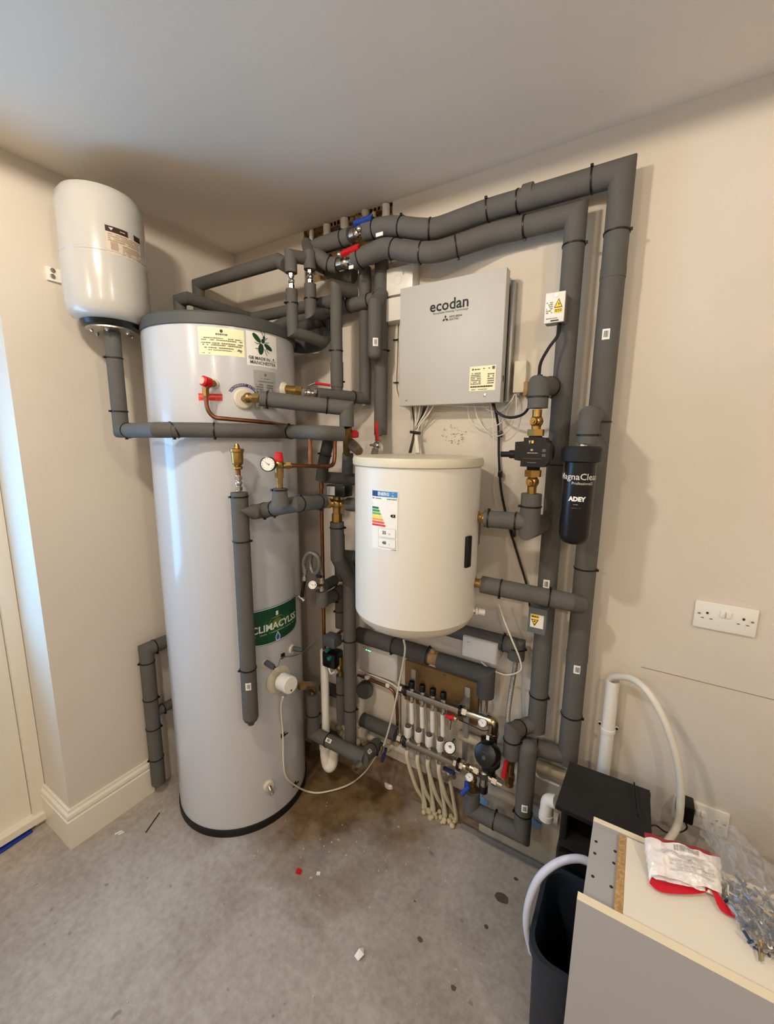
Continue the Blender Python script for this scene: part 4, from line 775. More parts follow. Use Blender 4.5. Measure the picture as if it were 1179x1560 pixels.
# ================================================================== BRASS CLUSTER, DIVERTER, PIPES BETWEEN CYLINDER AND BUFFER
bc = thing('inlet_group', 'brass inlet valve group with red knob between the cylinder and buffer tank', 'valve', P(530, 665, y=-.25))
mb = MB(); mb.cyl(P(528, 650, y=-.30), P(528, 690, y=-.24), .014); mb.hexn(P(528, 650, y=-.29), P(528, 657, y=-.28), .02); mb.ball(P(528, 662, y=-.26), .022); mb.tube([P(518, 661, y=-.3), P(545, 662, y=-.24)], .012); obj('brass_body', mb, BRASSD, bc)
mb = MB(); a, b_ = P(531, 672, y=-.24), P(547, 688, y=-.27); mb.tube([a, a.lerp(b_, .5), b_], [.018, .021, .017], 16); obj('strainer_cap', mb, mat('bronze', (120, 104, 80), .5, metal=.4), bc)
mb = MB(); a, b_ = P(537, 661, y=-.25), P(547, 662, y=-.28); mb.lathe([(.011, 0), (.015, .004), (.015, .024), (.012, .027), (0, .028)], a, b_-a, n=18); k_ = obj('red_knob', mb, REDP, bc)
pipe('hidden_drop', 'grey insulated pipe dropping from the brass inlet group behind the buffer tank edge', 'insulated pipe', [P(530, 690, y=-.22), P(529, 722, y=-.22)], .022, mater=FOAMD)
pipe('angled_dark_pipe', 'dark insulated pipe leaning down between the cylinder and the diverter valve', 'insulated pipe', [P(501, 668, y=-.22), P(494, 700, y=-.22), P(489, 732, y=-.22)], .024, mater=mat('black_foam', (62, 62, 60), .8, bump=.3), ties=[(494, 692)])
pipe('cross_pipe', 'level grey insulated pipe over the black diverter head', 'insulated pipe', [P(494, 727, y=-.17), slide(P(494, 727, y=-.17), EX, col=556)], .0245)
dv = thing('diverter_valve', 'brass three port diverter valve with black motor head beside the buffer tank', 'valve', P(510, 768, y=-.27))
q = P(517, 747, y=-.28); mb = MB(); mb.box(q, (.085, .06, .045), Matrix.Rotation(.1, 3, 'Z'), .004); mh = obj('motor_head', mb, BLK, dv)
mb = MB(); mb.box(q+V((-.016, -.032, 0)), (.036, .003, .034), Matrix.Rotation(.1, 3, 'Z')); obj('grey_label', mb, SILV, mh)
mb = MB(); a, b_ = P(496, 766, y=-.29), P(530, 768, y=-.24); mb.cyl(a, b_, .017); mb.hexn(a, a.lerp(b_, .25), .022); mb.hexn(a.lerp(b_, .72), b_, .022); c = a.lerp(b_, .5); mb.ball(c, .022); d = slide(c, EZ, row=795); mb.cyl(c, d, .016); mb.hexn(c.lerp(d, .55), d, .021); mb.cyl(c, c+EZ*.03, .015); obj('valve_body', mb, BRASS, dv)
pipe('diverter_outlet', 'short level insulated pipe from the diverter valve going behind the buffer tank', 'insulated pipe', [P(530, 768, y=-.24), slide(P(530, 768, y=-.24), EX, col=560)], .027)
pipe('diverter_drop', 'grey insulated pipe below the brass diverter valve', 'insulated pipe', [d, slide(d, EZ, row=850), slide(d, EZ, row=900)+V((0, .1, 0))], .028, ties=[(514, 803)])
q = P(518, 900, y=-.13); dvp = pipe('back_vertical', 'grey insulated vertical pipe half hidden behind the left edge of the buffer tank', 'insulated pipe', [slide(q, EZ, row=815), slide(q, EZ, row=955)], .0235, ties=[(518, 862), (519, 930)], tags=[(520, 888, 0)])
q = P(533, 1000, y=-.17); bt = slide(q, EZ, row=848)
b1p = pipe('flow_riser', 'tall grey insulated pipe just left of the buffer tank down to the floor pipework', 'insulated pipe', [bt+V((.10, .02, .0)), bt, slide(q, EZ, row=1138)], .028, ties=[(534, 881), (535, 977), (537, 1078), (543, 855)])
B1E = slide(q, EZ, row=1138)
# filling loop
fl = thing('filling_loop', 'braided filling loop with white gauge beside the cylinder edge', 'filling loop', P(480, 890, y=-.33))
lp = [P(465, 874, y=-.34), P(463, 858, y=-.35), P(468, 845, y=-.36), P(476, 842, y=-.36), P(484, 850, y=-.35), P(486, 864, y=-.34), P(480, 874, y=-.33), P(474, 866, y=-.32), P(473, 850, y=-.32), P(479, 843, y=-.32), P(486, 852, y=-.31), P(490, 876, y=-.30)]
mb = MB(); pp = spline(lp, 8); mb.tube(pp, [.0085+.0006*(i % 2) for i in range(len(pp))], 12); obj('braided_hose', mb, mat('braided_steel', (160, 155, 144), .4, metal=.8, noise=.5, nscale=260, bump=.8, bscale=500), fl)
for (a, b_) in ((P(465, 866, y=-.34), P(464, 884, y=-.34)), (P(489, 868, y=-.30), P(490, 886, y=-.30)), (P(490, 884, y=-.30), P(490, 900, y=-.30))): nutted(fl, a, b_, .0085, CHROME, 'hose_nut')
mb = MB(); mb.tube([P(464, 884, y=-.34), P(461, 900, y=-.34), P(459, 911, y=-.34)], .007); mb.box(P(486, 878, y=-.33), (.026, .012, .012), None, .003); obj('black_levers', mb, BLK, fl)
mb = MB(); mb.tube([P(456, 909, y=-.34), P(464, 916, y=-.34)], .010); obj('end_cap', mb, CHROME, fl)
gc = P(476, 891, y=-.35); gauge(fl, gc, (CAM-gc), .019); mb = MB(); mb.tube([P(478, 891, y=-.345), P(490, 891, y=-.30)], .008); obj('gauge_stem', mb, BRASSD, fl)
pipe('loop_connection', 'short grey insulated tee under the filling loop', 'insulated pipe', [P(490, 900, y=-.29), P(490, 922, y=-.29)], .027)
pipe('loop_branch', 'grey insulated branch running back from the filling loop tee', 'insulated pipe', [P(490, 914, y=-.29), P(508, 908, y=-.20), P(520, 898, y=-.14)], .027, ties=[(507, 907)])
pipe('dark_branch', 'dark insulated elbow above the filling loop tee', 'insulated pipe', [P(494, 893, y=-.22), P(510, 884, y=-.15)], .024, mater=FOAMD, tags=[])
# white discharge pipe with trap
q = slide(DROP, EZ, row=990); e = slide(q, EZ, row=1128); wd = thing('waste_pipe_with_trap', 'white plastic discharge pipe ending in a white trap over the floor', 'waste pipe', q)
mb = MB(); mb.tube([q, e], .0195, 20); obj('white_pipe', mb, WPL, wd); 
a = e; b_ = P(497, 1140, y=e.y); tp_ = [P(496, 1124, y=-.17), P(496, 1148, y=-.17), P(498, 1162, y=-.17), P(502, 1168, y=-.17), P(506, 1162, y=-.16), P(507, 1150, y=-.15), P(507, 1138, y=-.14)]
mb = MB(); mb.tube(spline(tp_, 6), [.024]*1+[.026]*(6*6), 18); mb.lathe([(.030, -.012), (.030, .012)], P(496, 1136, y=-.17), EZ); obj('trap', mb, WPL, wd)
# pipe from immersion level elbow to floor loop
yb2 = -.22; q = P(477, 1090, y=-.22); a = slide(q, EZ, row=1056); b_ = slide(q, EZ, row=1117); k = P(553, 1158, y=-.17)
cr = pipe('cylinder_return', 'grey insulated pipe running low from the cylinder foot to the floor tee', 'insulated pipe', [a, b_, slide(b_, EX, col=556)], .030, ties=[(478, 1087), (500, 1126)], tags=[(506, 1129)])
E3 = slide(b_, EX, col=556)
mb = MB(); mb.tube([F(456, 1046, .0), P(468, 1044, y=-.27), a+V((0, 0, .02)), a], .015); mb.hexn(P(462, 1044, y=-.31), P(470, 1044, y=-.26), .02); obj('brass_elbow', mb, BRASSD, cr)
f3 = E3+V((.0, .0, 0)); g3 = P(574, 1134, y=-.08)
pipe('floor_tee_branch', 'short grey insulated pipe climbing from the floor tee back to the wall', 'insulated pipe', [E3+V((-.01, -.01, 0)), g3], .030, ties=[(566, 1143)], tags=[(556, 1151)])
dc = thing('drain_cock', 'brass drain cock at the open end of the floor tee', 'valve', P(549, 1160, y=-.25)); mb = MB(); a = E3+V((-.005, -.03, -.01)); mb.cyl(a, a+V((-.004, -.03, -.004)), .02); obj('cock_body', mb, STEEL, dc); mb = MB(); mb.tube([a+V((-.004, -.03, -.004)), P(547, 1172, y=a.y-.04)], .0065); obj('outlet', mb, COPPER, dc)
# ================================================================== LEFT WALL PIPES BEHIND THE CYLINDER
q = P(232, 1090, x=.045); a = slide(q, EZ, row=1192); b_ = slide(q, EZ, row=990)
pipe('left_wall_riser', 'grey insulated pipe rising from the floor at the end of the skirting board', 'insulated pipe', [a, b_, V((b_.x, -.45, b_.z))], .0305, ties=[(228, 1006), (231, 1062), (235, 1107), (240, 1153), (236, 987)])
c = slide(q, EZ, row=1088); c.x += .02
pipe('left_wall_branch', 'level grey insulated branch on the left wall pipe behind the cylinder', 'insulated pipe', [c+V((-.02, .02, 0)), V((.04, -.45, c.z))], .022, ties=[(250, 1083)])
mb = MB(); mb.box((.012, -.25, .45), (.02, .44, .62), None, .003); obj('wall_panel', mb, mat('grey_white_panel', (206, 200, 190), .7), None, 0, 'plain off white board on the left wall behind the cylinder', 'board')
# ================================================================== SLEEVES BY THE PUMP AND FILTER
q = at(622); el = pipe('pump_column', 'grey insulated elbow hood above the black pump', 'insulated pipe', [q, at(588), V((PX.x+.02, -.07, at(588).z+.01))], .030, ties=[(822, 605), (838, 585)])
mb = MB(); mb.ball(at(588), .0302, 24); obj('rounded_elbow', mb, FOAM, el, 60); mb = MB(); mb.cyl(at(590)+V((0, 0, .02)), at(590)+V((0, 0, .036)), .009); obj('cable_gland', mb, BLK, el)
c2 = pipe('pump_lower_column', 'grey insulated tee below the black pump', 'insulated pipe', [at(752), at(806), V((PX.x+.02, -.07, at(806).z))], .0315, ties=[(811, 771)])
ub = pipe('upper_buffer_pipe', 'short grey insulated pipe from the upper right brass union to the pump tee', 'insulated pipe', [P(738, 790, y=-.22), V((PX.x, -.20, P(810, 796, y=-.2).z))], .0285, ties=[(745, 790), (786, 794)])
nutted(ub, P(724, 787, y=-.22), P(740, 789, y=-.22), .017)
lb_ = pipe('lower_buffer_pipe', 'grey insulated pipe from the lower brass union of the buffer tank to the outer riser', 'insulated pipe', [P(733, 890, y=-.21), P(868, 917, y=-.165), P(884, 921, y=-.13)], .0295, ties=[(762, 897), (838, 911)])
nutted(lb_, P(720, 887, y=-.215), P(736, 890, y=-.21), .018)
q = P(897, 645, y=-.215); mb = MB(); a = P(884, 735, y=-.19); mb.tube([a, V((a.x, -.09, a.z))], .02, 16); mb.box((a.x, -.17, a.z), (.05, .03, .07), None, .004); obj('canister_bracket', mb, BLKM, bpy.data.objects['magnetic_filter']); a = slide(q, EZ, row=676); b_ = slide(q, EZ, row=634)
fe = pipe('filter_elbow', 'grey insulated elbow entering the outer riser above the black filter', 'insulated pipe', [a, b_, V((b_.x, -.06, b_.z+.01))], .0285, ties=[(896, 663), (905, 622)])
mb = MB(); mb.ball(b_, .0287, 24); obj('rounded_elbow', mb, FOAM, fe, 60)
# ================================================================== PIPES AT THE FOOT OF THE RISERS
rb = slide(P(879, 1000, y=yL), EZ, row=1152); ib = slide(P(833, 900, y=yL), EZ, row=1112)
fr = pipe('riser_foot_pipe', 'grey insulated pipe joining the foot of the outer riser to the front loop', 'insulated pipe', [V((rb.x, yL, rb.z)), P(806, 1136, y=-.085), P(797, 1140, y=-.13)], RB-.003, ties=[(817, 1143)])
uq = P(800, 1200, y=-.14); ut = slide(uq, EZ, row=1140); ul = slide(uq, EZ, row=1270)
lf_ = slide(V((ul.x, -.14, ul.z)), -EX, col=718); lf2 = slide(lf_, EZ, row=1204)
up_ = pipe('floor_loop_pipe', 'U shaped grey insulated pipe standing on the floor left of the water softener', 'insulated pipe', [ut, ul+V((0, 0, .0)), lf_, lf2], .0315, ties=[(797, 1237), (751, 1256)], tags=[(801, 1222, -.1)])
mb = MB(); mb.ball(ut, .0317, 24); obj('rounded_elbow', mb, FOAM, up_, 60)
lq = P(780, 1128, y=-.15)
ll = pipe('inner_foot_elbow', 'grey insulated elbow from the inner riser foot to the red lever valve', 'insulated pipe', [V((ib.x, yL, ib.z+.03)), P(795, 1108, y=-.09), P(781, 1113, y=-.15), slide(lq, EZ, row=1152)], .0295, ties=[(788, 1103), (782, 1126)])
mb = MB(); mb.ball(P(781, 1113, y=-.15), .0297, 24); obj('rounded_elbow', mb, FOAM, ll, 60)
# ================================================================== UNDERFLOOR HEATING MANIFOLD
yM = -.12
def bar_pts(c0, r0, c1): a = P(c0, r0, y=yM); return a, slide(a, EX, col=c1)
ply = thing('plywood_board', 'brown plywood backing board behind the top manifold bar', 'board', P(670, 1040, y=0))
a, b_ = P(617, 1006, y=-.02), P(729, 1042, y=-.02); zt = (a.z+b_.z)/2; zb = P(668, 1085, y=-.02).z; mb = MB(); mb.box(((a.x+b_.x)/2, -.010, (zt+zb)/2), (b_.x-a.x, .018, zt-zb), None, .001); obj('panel', mb, PLY, ply)
mb = MB(); mb.lathe([(.006, 0), (.005, .003), (0, .003)], P(677, 1028, y=-.02), -EY, n=12); obj('screw', mb, CHROME, ply)
man = thing('heating_manifold', 'stainless underfloor heating manifold with two bars under the buffer tank', 'manifold', P(655, 1060, y=yM))
ta, tb_ = bar_pts(614, 1050, 702); ba, bb = bar_pts(612, 1126, 692)
for (a, b_) in ((ta, tb_), (ba, bb)):
    mb = MB(); mb.box((a+b_)/2, ((b_-a).length, .034, .030), None, .008); br = obj('manifold_bar', mb, STEEL, man)
    for e, s in ((a, -1), (b_, 1)): mb = MB(); mb.hexn(e, e+EX*s*.018, .019); obj('end_nut', mb, CHROME, br)
for k, f in enumerate((.06, .93)):
    x = ta.x+(tb_.x-ta.x)*f+.02*k; mb = MB(); mb.box((x, -.055, (ta.z+ba.z)/2+.02), (.022, .006, ta.z-ba.z+.09), None, .001); mb.box((x, yM+.035, ta.z+.022), (.016, .07, .004)); mb.box((x, yM+.03, ba.z-.025), (.022, .09, .006)); br = obj('mounting_bracket', mb, BOXS, man)
    for z in (ta.z, ba.z): mb = MB(); mb.tube([V((x, yM, z))-EX*.006, V((x, yM, z))+EX*.006], .0235, 20); obj('rubber_clamp', mb, BLK, br)
PIPEB = mat('cream_plastic_pipe', (214, 204, 178), .5)
floorc = ((626, 1150, 645, 1232), (640, 1156, 658, 1238), (655, 1160, 676, 1246), (669, 1168, 692, 1250))
for k, (c_t, c_b) in enumerate(((629, 621), (645, 637), (661, 653), (677, 670))):
    t = slide(ta, EX, col=c_t-2); mb = MB(); mb.cyl(t+EZ*.010, t+EZ*.030, .010); mb.hexn(t+EZ*.014, t+EZ*.022, .0125); mb.m(CHROME); obj('valve_seat', mb, None, man)
    mb = MB(); mb.lathe([(.0125, .024), (.0135, .028), (.0135, .048), (.011, .052), (0, .053)], t, EZ, n=14); obj('black_valve_cap', mb, BLK, man)
    mb = MB(); mb.hexn(t-EZ*.014, t-EZ*.034, .0115); mb.cyl(t-EZ*.030, t-EZ*.046, .0095); obj('pipe_union', mb, CHROME, man)
    b_ = slide(ba, EX, col=c_b)
    mb = MB(); mb.hexn(b_+EZ*.012, b_+EZ*.026, .0125); mb.cyl(b_+EZ*.02, b_+EZ*.03, .010); obj('meter_seat', mb, CHROME, man)
    mb = MB(); mb.lathe([(.013, .028), (.0165, .034), (.0165, .075), (.0145, .076), (.0145, .052), (0, .052)], b_, EZ, n=20, cap=False); mb.cyl(b_+EZ*.026, b_+EZ*.030, .013); fm = obj('flow_meter', mb, WPL, man)
    mb = MB(); mb.cyl(b_+EZ*.05, b_+EZ*.082, .0115); obj('grey_gauge_tube', mb, mat('smoke_grey', (92, 90, 84), .4), fm)
    mb = MB(); mb.tube([t-EZ*.04+V((.0, .02, 0)), V((t.x+.004, yM+.035, (ta.z+ba.z)/2)), V((t.x+.002, yM+.04, ba.z-.02)), P(floorc[k][2]+3, floorc[k][3]-6, y=-.045), P(floorc[k][2]+3, floorc[k][3]+2, z=-.005)], .008, 12)
    obj('loop_pipe', mb, PIPEB, man); mb = MB(); mb.tube([t-EZ*.044, V((t.x-.001, yM+.012, ba.z+.09))], .0098, 12); obj('white_printed_sleeve', mb, WPL, man)
    c = floorc[k]; a = b_-EZ*.015; mb = MB(); mb.hexn(a, a-EZ*.02, .0115); obj('pipe_union', mb, CHROME, man); q = P(c[2], c[3], z=-.005)
    mb = MB(); mb.tube(spline([a-EZ*.015, a-EZ*.07, V((a.x*.5+q.x*.5, (a.y+q.y)/2, .14)), q+V((-.003, 0, .05)), q], 6), .0088, 12); obj('loop_pipe', mb, PIPEB, man)
mb = MB(); random.seed(5)
for k in range(40): c = random.choice(floorc); mb.ball(P(c[2]+random.uniform(-6, 14), c[3]+random.uniform(-6, 8), z=random.uniform(.0, .02)), random.uniform(.006, .014), 7)
obj('expanded_foam', mb, mat('filler', (206, 190, 150), .9, noise=.2), None, 60, 'cream filler foam where the underfloor pipes enter the floor', 'filler foam', kind='stuff')
# top bar outlet: nickel tail, elbow, gauge
q = slide(tb_, EX, col=742); mb = MB(); mb.cyl(tb_, q, .0155); mb.hexn(slide(tb_, EX, col=706), slide(tb_, EX, col=712), .021); obj('nickel_tail', mb, CHROME, man)
c = slide(tb_, EX, col=752); e = slide(c, EZ, row=1121); mb = MB(); mb.tube(bendr([q, c, e], .03), .020, 18); mb.hexn(e.lerp(c, .25), e, .024); obj('nickel_elbow', mb, mat('brushed_nickel', (190, 172, 140), .25, metal=1), man)
g = P(735, 1101, y=yM-.03); gauge(man, g, (CAM-g), .0165, 'thermometer_dial', STEEL)
q2 = slide(bb, EX, col=762); mb = MB(); mb.cyl(bb, q2, .014)
for c_ in (700, 716, 734, 750): mb.hexn(slide(bb, EX, col=c_), slide(bb, EX, col=c_+6), .020)
obj('lower_tail', mb, CHROME, man)
g = P(685, 1139, y=yM-.05); gauge(man, g, (CAM-g)+V((-.2, 0, .1)), .0235, 'thermometer_dial'); mb = MB(); mb.tube([g, g+V((.0, .05, 0))], .008); obj('gauge_stem', mb, CHROME, man)
# red tap on the manifold and capillary loop
q = slide(ta, EX, col=690)-EZ*.03; q.y -= .02; mb = MB(); mb.tube([q+V((-.02, -.005, .0)), q+V((.016, 0, 0))], [.007, .011], 10); obj('red_tap', mb, REDP, man); mb = MB(); mb.cyl(q+V((.014, 0, 0)), q+V((.026, 0, 0)), .010); mb.cyl(q+V((0, 0, -.012)), q+V((-.004, 0, -.055)), .006); obj('tap_body', mb, CHROME, man)
pt = [slide(ta, EX, col=700)-EZ*.045, P(720, 1106, y=-.15), P(735, 1113, y=-.16), P(745, 1112, y=-.16)]; mb = MB(); mb.tube(spline(pt, 8), .0022, 6); obj('capillary_tube', mb, CABB, man)
mb = MB(); q = slide(ta, EX, col=645); q.z = (ta.z+ba.z)/2-.01; mb.tube([P(609, 1120, y=-.07), P(609, 1058, y=-.07)], .007); obj('side_pipe', mb, CHROME, man)
# manifold pump
mp_ = thing('manifold_pump', 'black circulation pump at the right end of the manifold', 'pump', P(748, 1150, y=-.18))
fcp = P(738, 1150, y=-.22); nf = (V((CAM.x, CAM.y, CAM.z))-fcp).normalized(); nf = (nf+V((-.35, -.2, -.1))).normalized()
mb = MB(); mb.lathe([(.042, -.06), (.045, -.05), (.045, -.012), (.040, -.004), (.022, 0), (0, 0)], fcp, nf, n=14); obj('pump_head', mb, BLK, mp_)
mb = MB(); e2 = slide(c, EZ, row=1119); s_ = V((e2.x, e2.y, 0)); mb.cyl(e2, slide(e2, EZ, row=1185), .017); mb.lathe([(.02, 0), (.034, .02), (.034, .05), (.02, .07)], V((e2.x, e2.y+.0, slide(e2, EZ, row=1170).z)), EZ, n=24); obj('pump_volute', mb, BLKM, mp_)
mb = MB(); mb.box(P(742, 1127, y=-.20), (.045, .03, .022), Matrix.Rotation(.5, 3, 'Z'), .005); obj('terminal_cover', mb, BLK, mp_); mb = MB(); mb.box(P(743, 1124, y=-.222), (.010, .003, .016)); obj('white_tag', mb, PAPERW, mp_)
mb = MB(); q = P(735, 1160, y=-.255); ex = EZ.cross(nf).normalized(); G_ = ink((70, 72, 76)); decal('pump_dial', mp_, planemap(fcp+nf*.0003, ex, nf.cross(ex)), [('p', ell(0, -.01, .007, .007), G_), ('lines', -.012, .012, .006, .010, 1, G_)])
# blending valve parts below the pump
bv = thing('blending_valve', 'nickel blending valve with black knob hanging under the manifold pump', 'valve', P(738, 1185, y=-.13))
mb = MB(); a = P(738, 1172, y=-.15); b_ = slide(a, EZ, row=1200); mb.cyl(a, b_, .016); mb.hexn(a.lerp(b_, .1), a.lerp(b_, .4), .022); mb.tube([P(716, 1168, y=-.14), P(765, 1196, y=-.14)], .013); mb.hexn(P(750, 1187, y=-.14), P(757, 1191, y=-.14), .019); mb.hexn(P(722, 1171, y=-.14), P(729, 1175, y=-.14), .019); obj('valve_body', mb, CHROME, bv)
mb = MB(); b_ = slide(a, EZ, row=1195); mb.lathe([(.0, -.036), (.013, -.035), (.017, -.03), (.0175, 0), (.012, .004)], b_, EZ, n=16); obj('black_knob', mb, BLK, bv)
# brass valve with red lever under the inner foot elbow
q = slide(lq, EZ, row=1152); e = slide(lq, EZ, row=1196); rl = thing('return_valve', 'tarnished brass valve with red lever right of the manifold pump', 'valve', q)
mb = MB(); mb.cyl(q, e, .015); mb.hexn(q, q.lerp(e, .2), .019); mb.hexn(q.lerp(e, .6), q.lerp(e, .85), .019); obj('valve_body', mb, BRASSD, rl)
mb = MB(); a = P(771, 1160, y=-.18); b_ = P(767, 1184, y=-.18); mb.tube([a, b_], [.007, .0095], 10); obj('lever_handle', mb, REDP, rl); mb = MB(); mb.tube([P(768, 1172, y=-.18), q.lerp(e, .5)], .005); obj('valve_stem', mb, BRASSD, rl)
# blue handled valve and gauge above the floor loop
q = lf2; e = slide(q, EZ, row=1172); bl = thing('flow_valve', 'valve with blue lever and small gauge above the floor loop pipe', 'valve', q)
mb = MB(); mb.cyl(q, e, .014); mb.hexn(q, q.lerp(e, .25), .018); mb.hexn(q.lerp(e, .7), q.lerp(e, .95), .018); mb.ball(q.lerp(e, .5), .018); mb.tube([e, P(712, 1168, y=-.13)], .013); obj('valve_body', mb, BRASSD, bl)
mb = MB(); a = P(715, 1198, y=-.18); b_ = P(704, 1209, y=-.19); mb.tube([a, b_], [.008, .010], 10); mb.box(P(711, 1196, y=-.18), (.02, .012, .03), None, .004); obj('blue_lever', mb, BLUEP, bl)
g = P(715, 1184, y=-.185); gauge(bl, g, CAM-g, .0155, 'thermometer_dial', STEEL)
# second small blue valve under the bar
b2 = thing('drain_valve', 'small valve with dark blue handle under the lower manifold bar', 'valve', P(684, 1180, y=-.08)); mb = MB(); mb.tube([P(676, 1187, y=-.07), P(692, 1183, y=-.09)], .011); obj('valve_body', mb, CHROME, b2); mb = MB(); mb.tube([P(676, 1170, y=-.09), P(692, 1178, y=-.10)], .009, 10); obj('blue_handle', mb, mat('dark_blue_plastic', (30, 38, 92), .5), b2)
# blue handled hose tap below the buffer tank flex
h2 = thing('hose_tap', 'dark blue handled tap where the white flex reaches the wall', 'valve', P(580, 1150, y=-.10)); mb = MB(); mb.tube([P(582, 1134, y=-.11), P(578, 1150, y=-.11)], .012); obj('tap_body', mb, CHROME, h2); mb = MB(); mb.tube([P(588, 1140, y=-.12), P(582, 1160, y=-.13)], .007, 8); obj('blue_handle', mb, mat('dark_blue_plastic', (30, 38, 92), .5), h2)
# grey pipes behind the tank and manifold
yK = -.055
q = P(655, 1000, y=yK); w0_ = slide(q, -EX, col=545)
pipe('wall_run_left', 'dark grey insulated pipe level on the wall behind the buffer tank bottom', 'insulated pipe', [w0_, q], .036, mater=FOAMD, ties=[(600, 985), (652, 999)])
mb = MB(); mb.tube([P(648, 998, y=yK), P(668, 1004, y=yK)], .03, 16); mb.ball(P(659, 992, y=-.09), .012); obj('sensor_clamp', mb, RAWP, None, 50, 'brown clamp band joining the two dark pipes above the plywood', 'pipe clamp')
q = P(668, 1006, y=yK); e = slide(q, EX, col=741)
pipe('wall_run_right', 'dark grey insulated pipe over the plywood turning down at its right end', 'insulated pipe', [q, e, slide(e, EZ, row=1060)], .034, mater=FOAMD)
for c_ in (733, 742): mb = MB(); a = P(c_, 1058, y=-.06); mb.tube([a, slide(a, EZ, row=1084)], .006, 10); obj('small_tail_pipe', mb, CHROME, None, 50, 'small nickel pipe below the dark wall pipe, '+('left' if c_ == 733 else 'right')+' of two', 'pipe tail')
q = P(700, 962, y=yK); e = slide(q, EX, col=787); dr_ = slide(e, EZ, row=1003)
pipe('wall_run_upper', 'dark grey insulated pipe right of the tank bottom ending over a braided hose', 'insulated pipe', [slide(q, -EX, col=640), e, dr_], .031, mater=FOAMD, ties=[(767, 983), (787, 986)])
mb = MB(); hp = spline([dr_, P(785, 1015, y=-.06), P(779, 1050, y=-.08), P(774, 1085, y=-.12), P(774, 1106, y=-.14)], 14); mb.tube(hp, [.0085+.0007*(i % 2) for i in range(len(hp))], 12); obj('braided_hose', mb, MC['braided_steel'], None, 50, 'braided steel hose hanging between the upper wall pipe and the foot elbow', 'hose')
# wiring boxes
def wbox(lb, quad, yf, led=()):
    a, b_ = P(quad[0], quad[1], y=yf), P(quad[2], quad[1], y=yf); zt, zb = P(quad[4], quad[5], y=yf).z, P(quad[4], quad[6], y=yf).z
    t = thing('wiring_box', lb, 'electrical box', ((a.x+b_.x)/2, 0, zb)); mb = MB(); mb.box(((a.x+b_.x)/2, yf/2, (zt+zb)/2), (b_.x-a.x, -yf, zt-zb), None, .003); obj('box_body', mb, mat('white_grey_plastic', (206, 204, 200), .3), t)
    mb = MB(); mb.box(((a.x+b_.x)/2, yf-.001, (zt+zb)/2), (b_.x-a.x-.006, .003, zt-zb-.006), None, .001); lid = obj('box_lid', mb, mat('white_grey_plastic', (206, 204, 200), .3), t)
    LEDM = MC.get('green_led')
    if not LEDM: LEDM = mat('green_led', (60, 255, 160), .3); LEDM.node_tree.nodes['Principled BSDF'].inputs['Emission Color'].default_value = (.1, 1, .5, 1); LEDM.node_tree.nodes['Principled BSDF'].inputs['Emission Strength'].default_value = 2
    for (x, y) in led: mb = MB(); mb.box(P(x, y, y=yf-.003), (.005, .002, .003)); obj('green_light', mb, LEDM, lid)
    decal('small_print', lid, planemap((a.x+.03, yf-.0026, zt-.02), EX, EZ), [('lines', -.012, .012, 0, .003, 1, ink((120, 120, 118)))])
wbox('grey white wiring box with green lights left of the manifold', (547, 1005, 605, 0, 576, 987, 1030), -.045, ((558, 990), (561, 991), (563.5, 992)))
wbox('grey white wiring box on the wall right of the tank bottom', (704, 990, 757, 0, 730, 975, 1006), -.098)
# black pump unit behind the flow riser
p2 = thing('rear_pump', 'dark pump half hidden between the white waste pipe and the flow riser', 'pump', P(506, 990, y=-.16)); mb = MB(); mb.box(P(506, 975, y=-.17), (.07, .06, .05), None, .006); obj('grey_head', mb, mat('slate_plastic', (84, 88, 92), .4), p2)
mb = MB(); mb.box(P(507, 1002, y=-.17), (.075, .07, .075), None, .01); ph = obj('pump_head', mb, BLK, p2)
TL = mat('teal_plastic', (20, 110, 106), .5)
for (x, y) in ((503, 1002), (499, 990)): mb = MB(); mb.lathe([(.010, 0), (.009, .012), (0, .012)], P(x, y, y=-.206), -EY, n=12); obj('teal_knob', mb, TL, ph)
mb = MB(); mb.tube(spline([P(501, 1018, y=-.2), P(504, 1026, y=-.21), P(509, 1024, y=-.21)], 6), .004, 8); mb.m(CABW); obj('pale_lead', mb, None, p2)
mb = MB(); mb.cyl(P(519, 1030, y=-.16), P(519, 1000, y=-.16), .012); mb.ball(P(517, 1018, y=-.17), .016); obj('brass_valve', mb, BRASSD, p2)
mb = MB(); mb.tube([P(505, 984, y=-.13), P(512, 968, y=-.13), P(522, 960, y=-.12)], .008, 10); obj('copper_stub', mb, COPPER, p2)
q = P(520, 1060, y=-.13); pipe('short_back_riser', 'grey insulated pipe hidden just left of the flow riser near the floor', 'insulated pipe', [slide(q, EZ, row=1028), slide(q, EZ, row=1100)], .024, ties=[(520, 1055)])
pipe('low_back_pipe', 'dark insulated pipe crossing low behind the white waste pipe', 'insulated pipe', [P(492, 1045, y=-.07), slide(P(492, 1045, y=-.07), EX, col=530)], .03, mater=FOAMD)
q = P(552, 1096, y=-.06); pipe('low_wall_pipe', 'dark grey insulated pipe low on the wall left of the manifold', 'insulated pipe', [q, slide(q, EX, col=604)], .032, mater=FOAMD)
mb = MB(); mb.lathe([(.035, -.02), (.04, 0), (.04, .02)], P(556, 1050, y=-.04), -EY+EX*.6, n=24); obj('dark_funnel', mb, FOAMD, None, 50, 'dark round foam disc behind the flow riser', 'pipe foam')
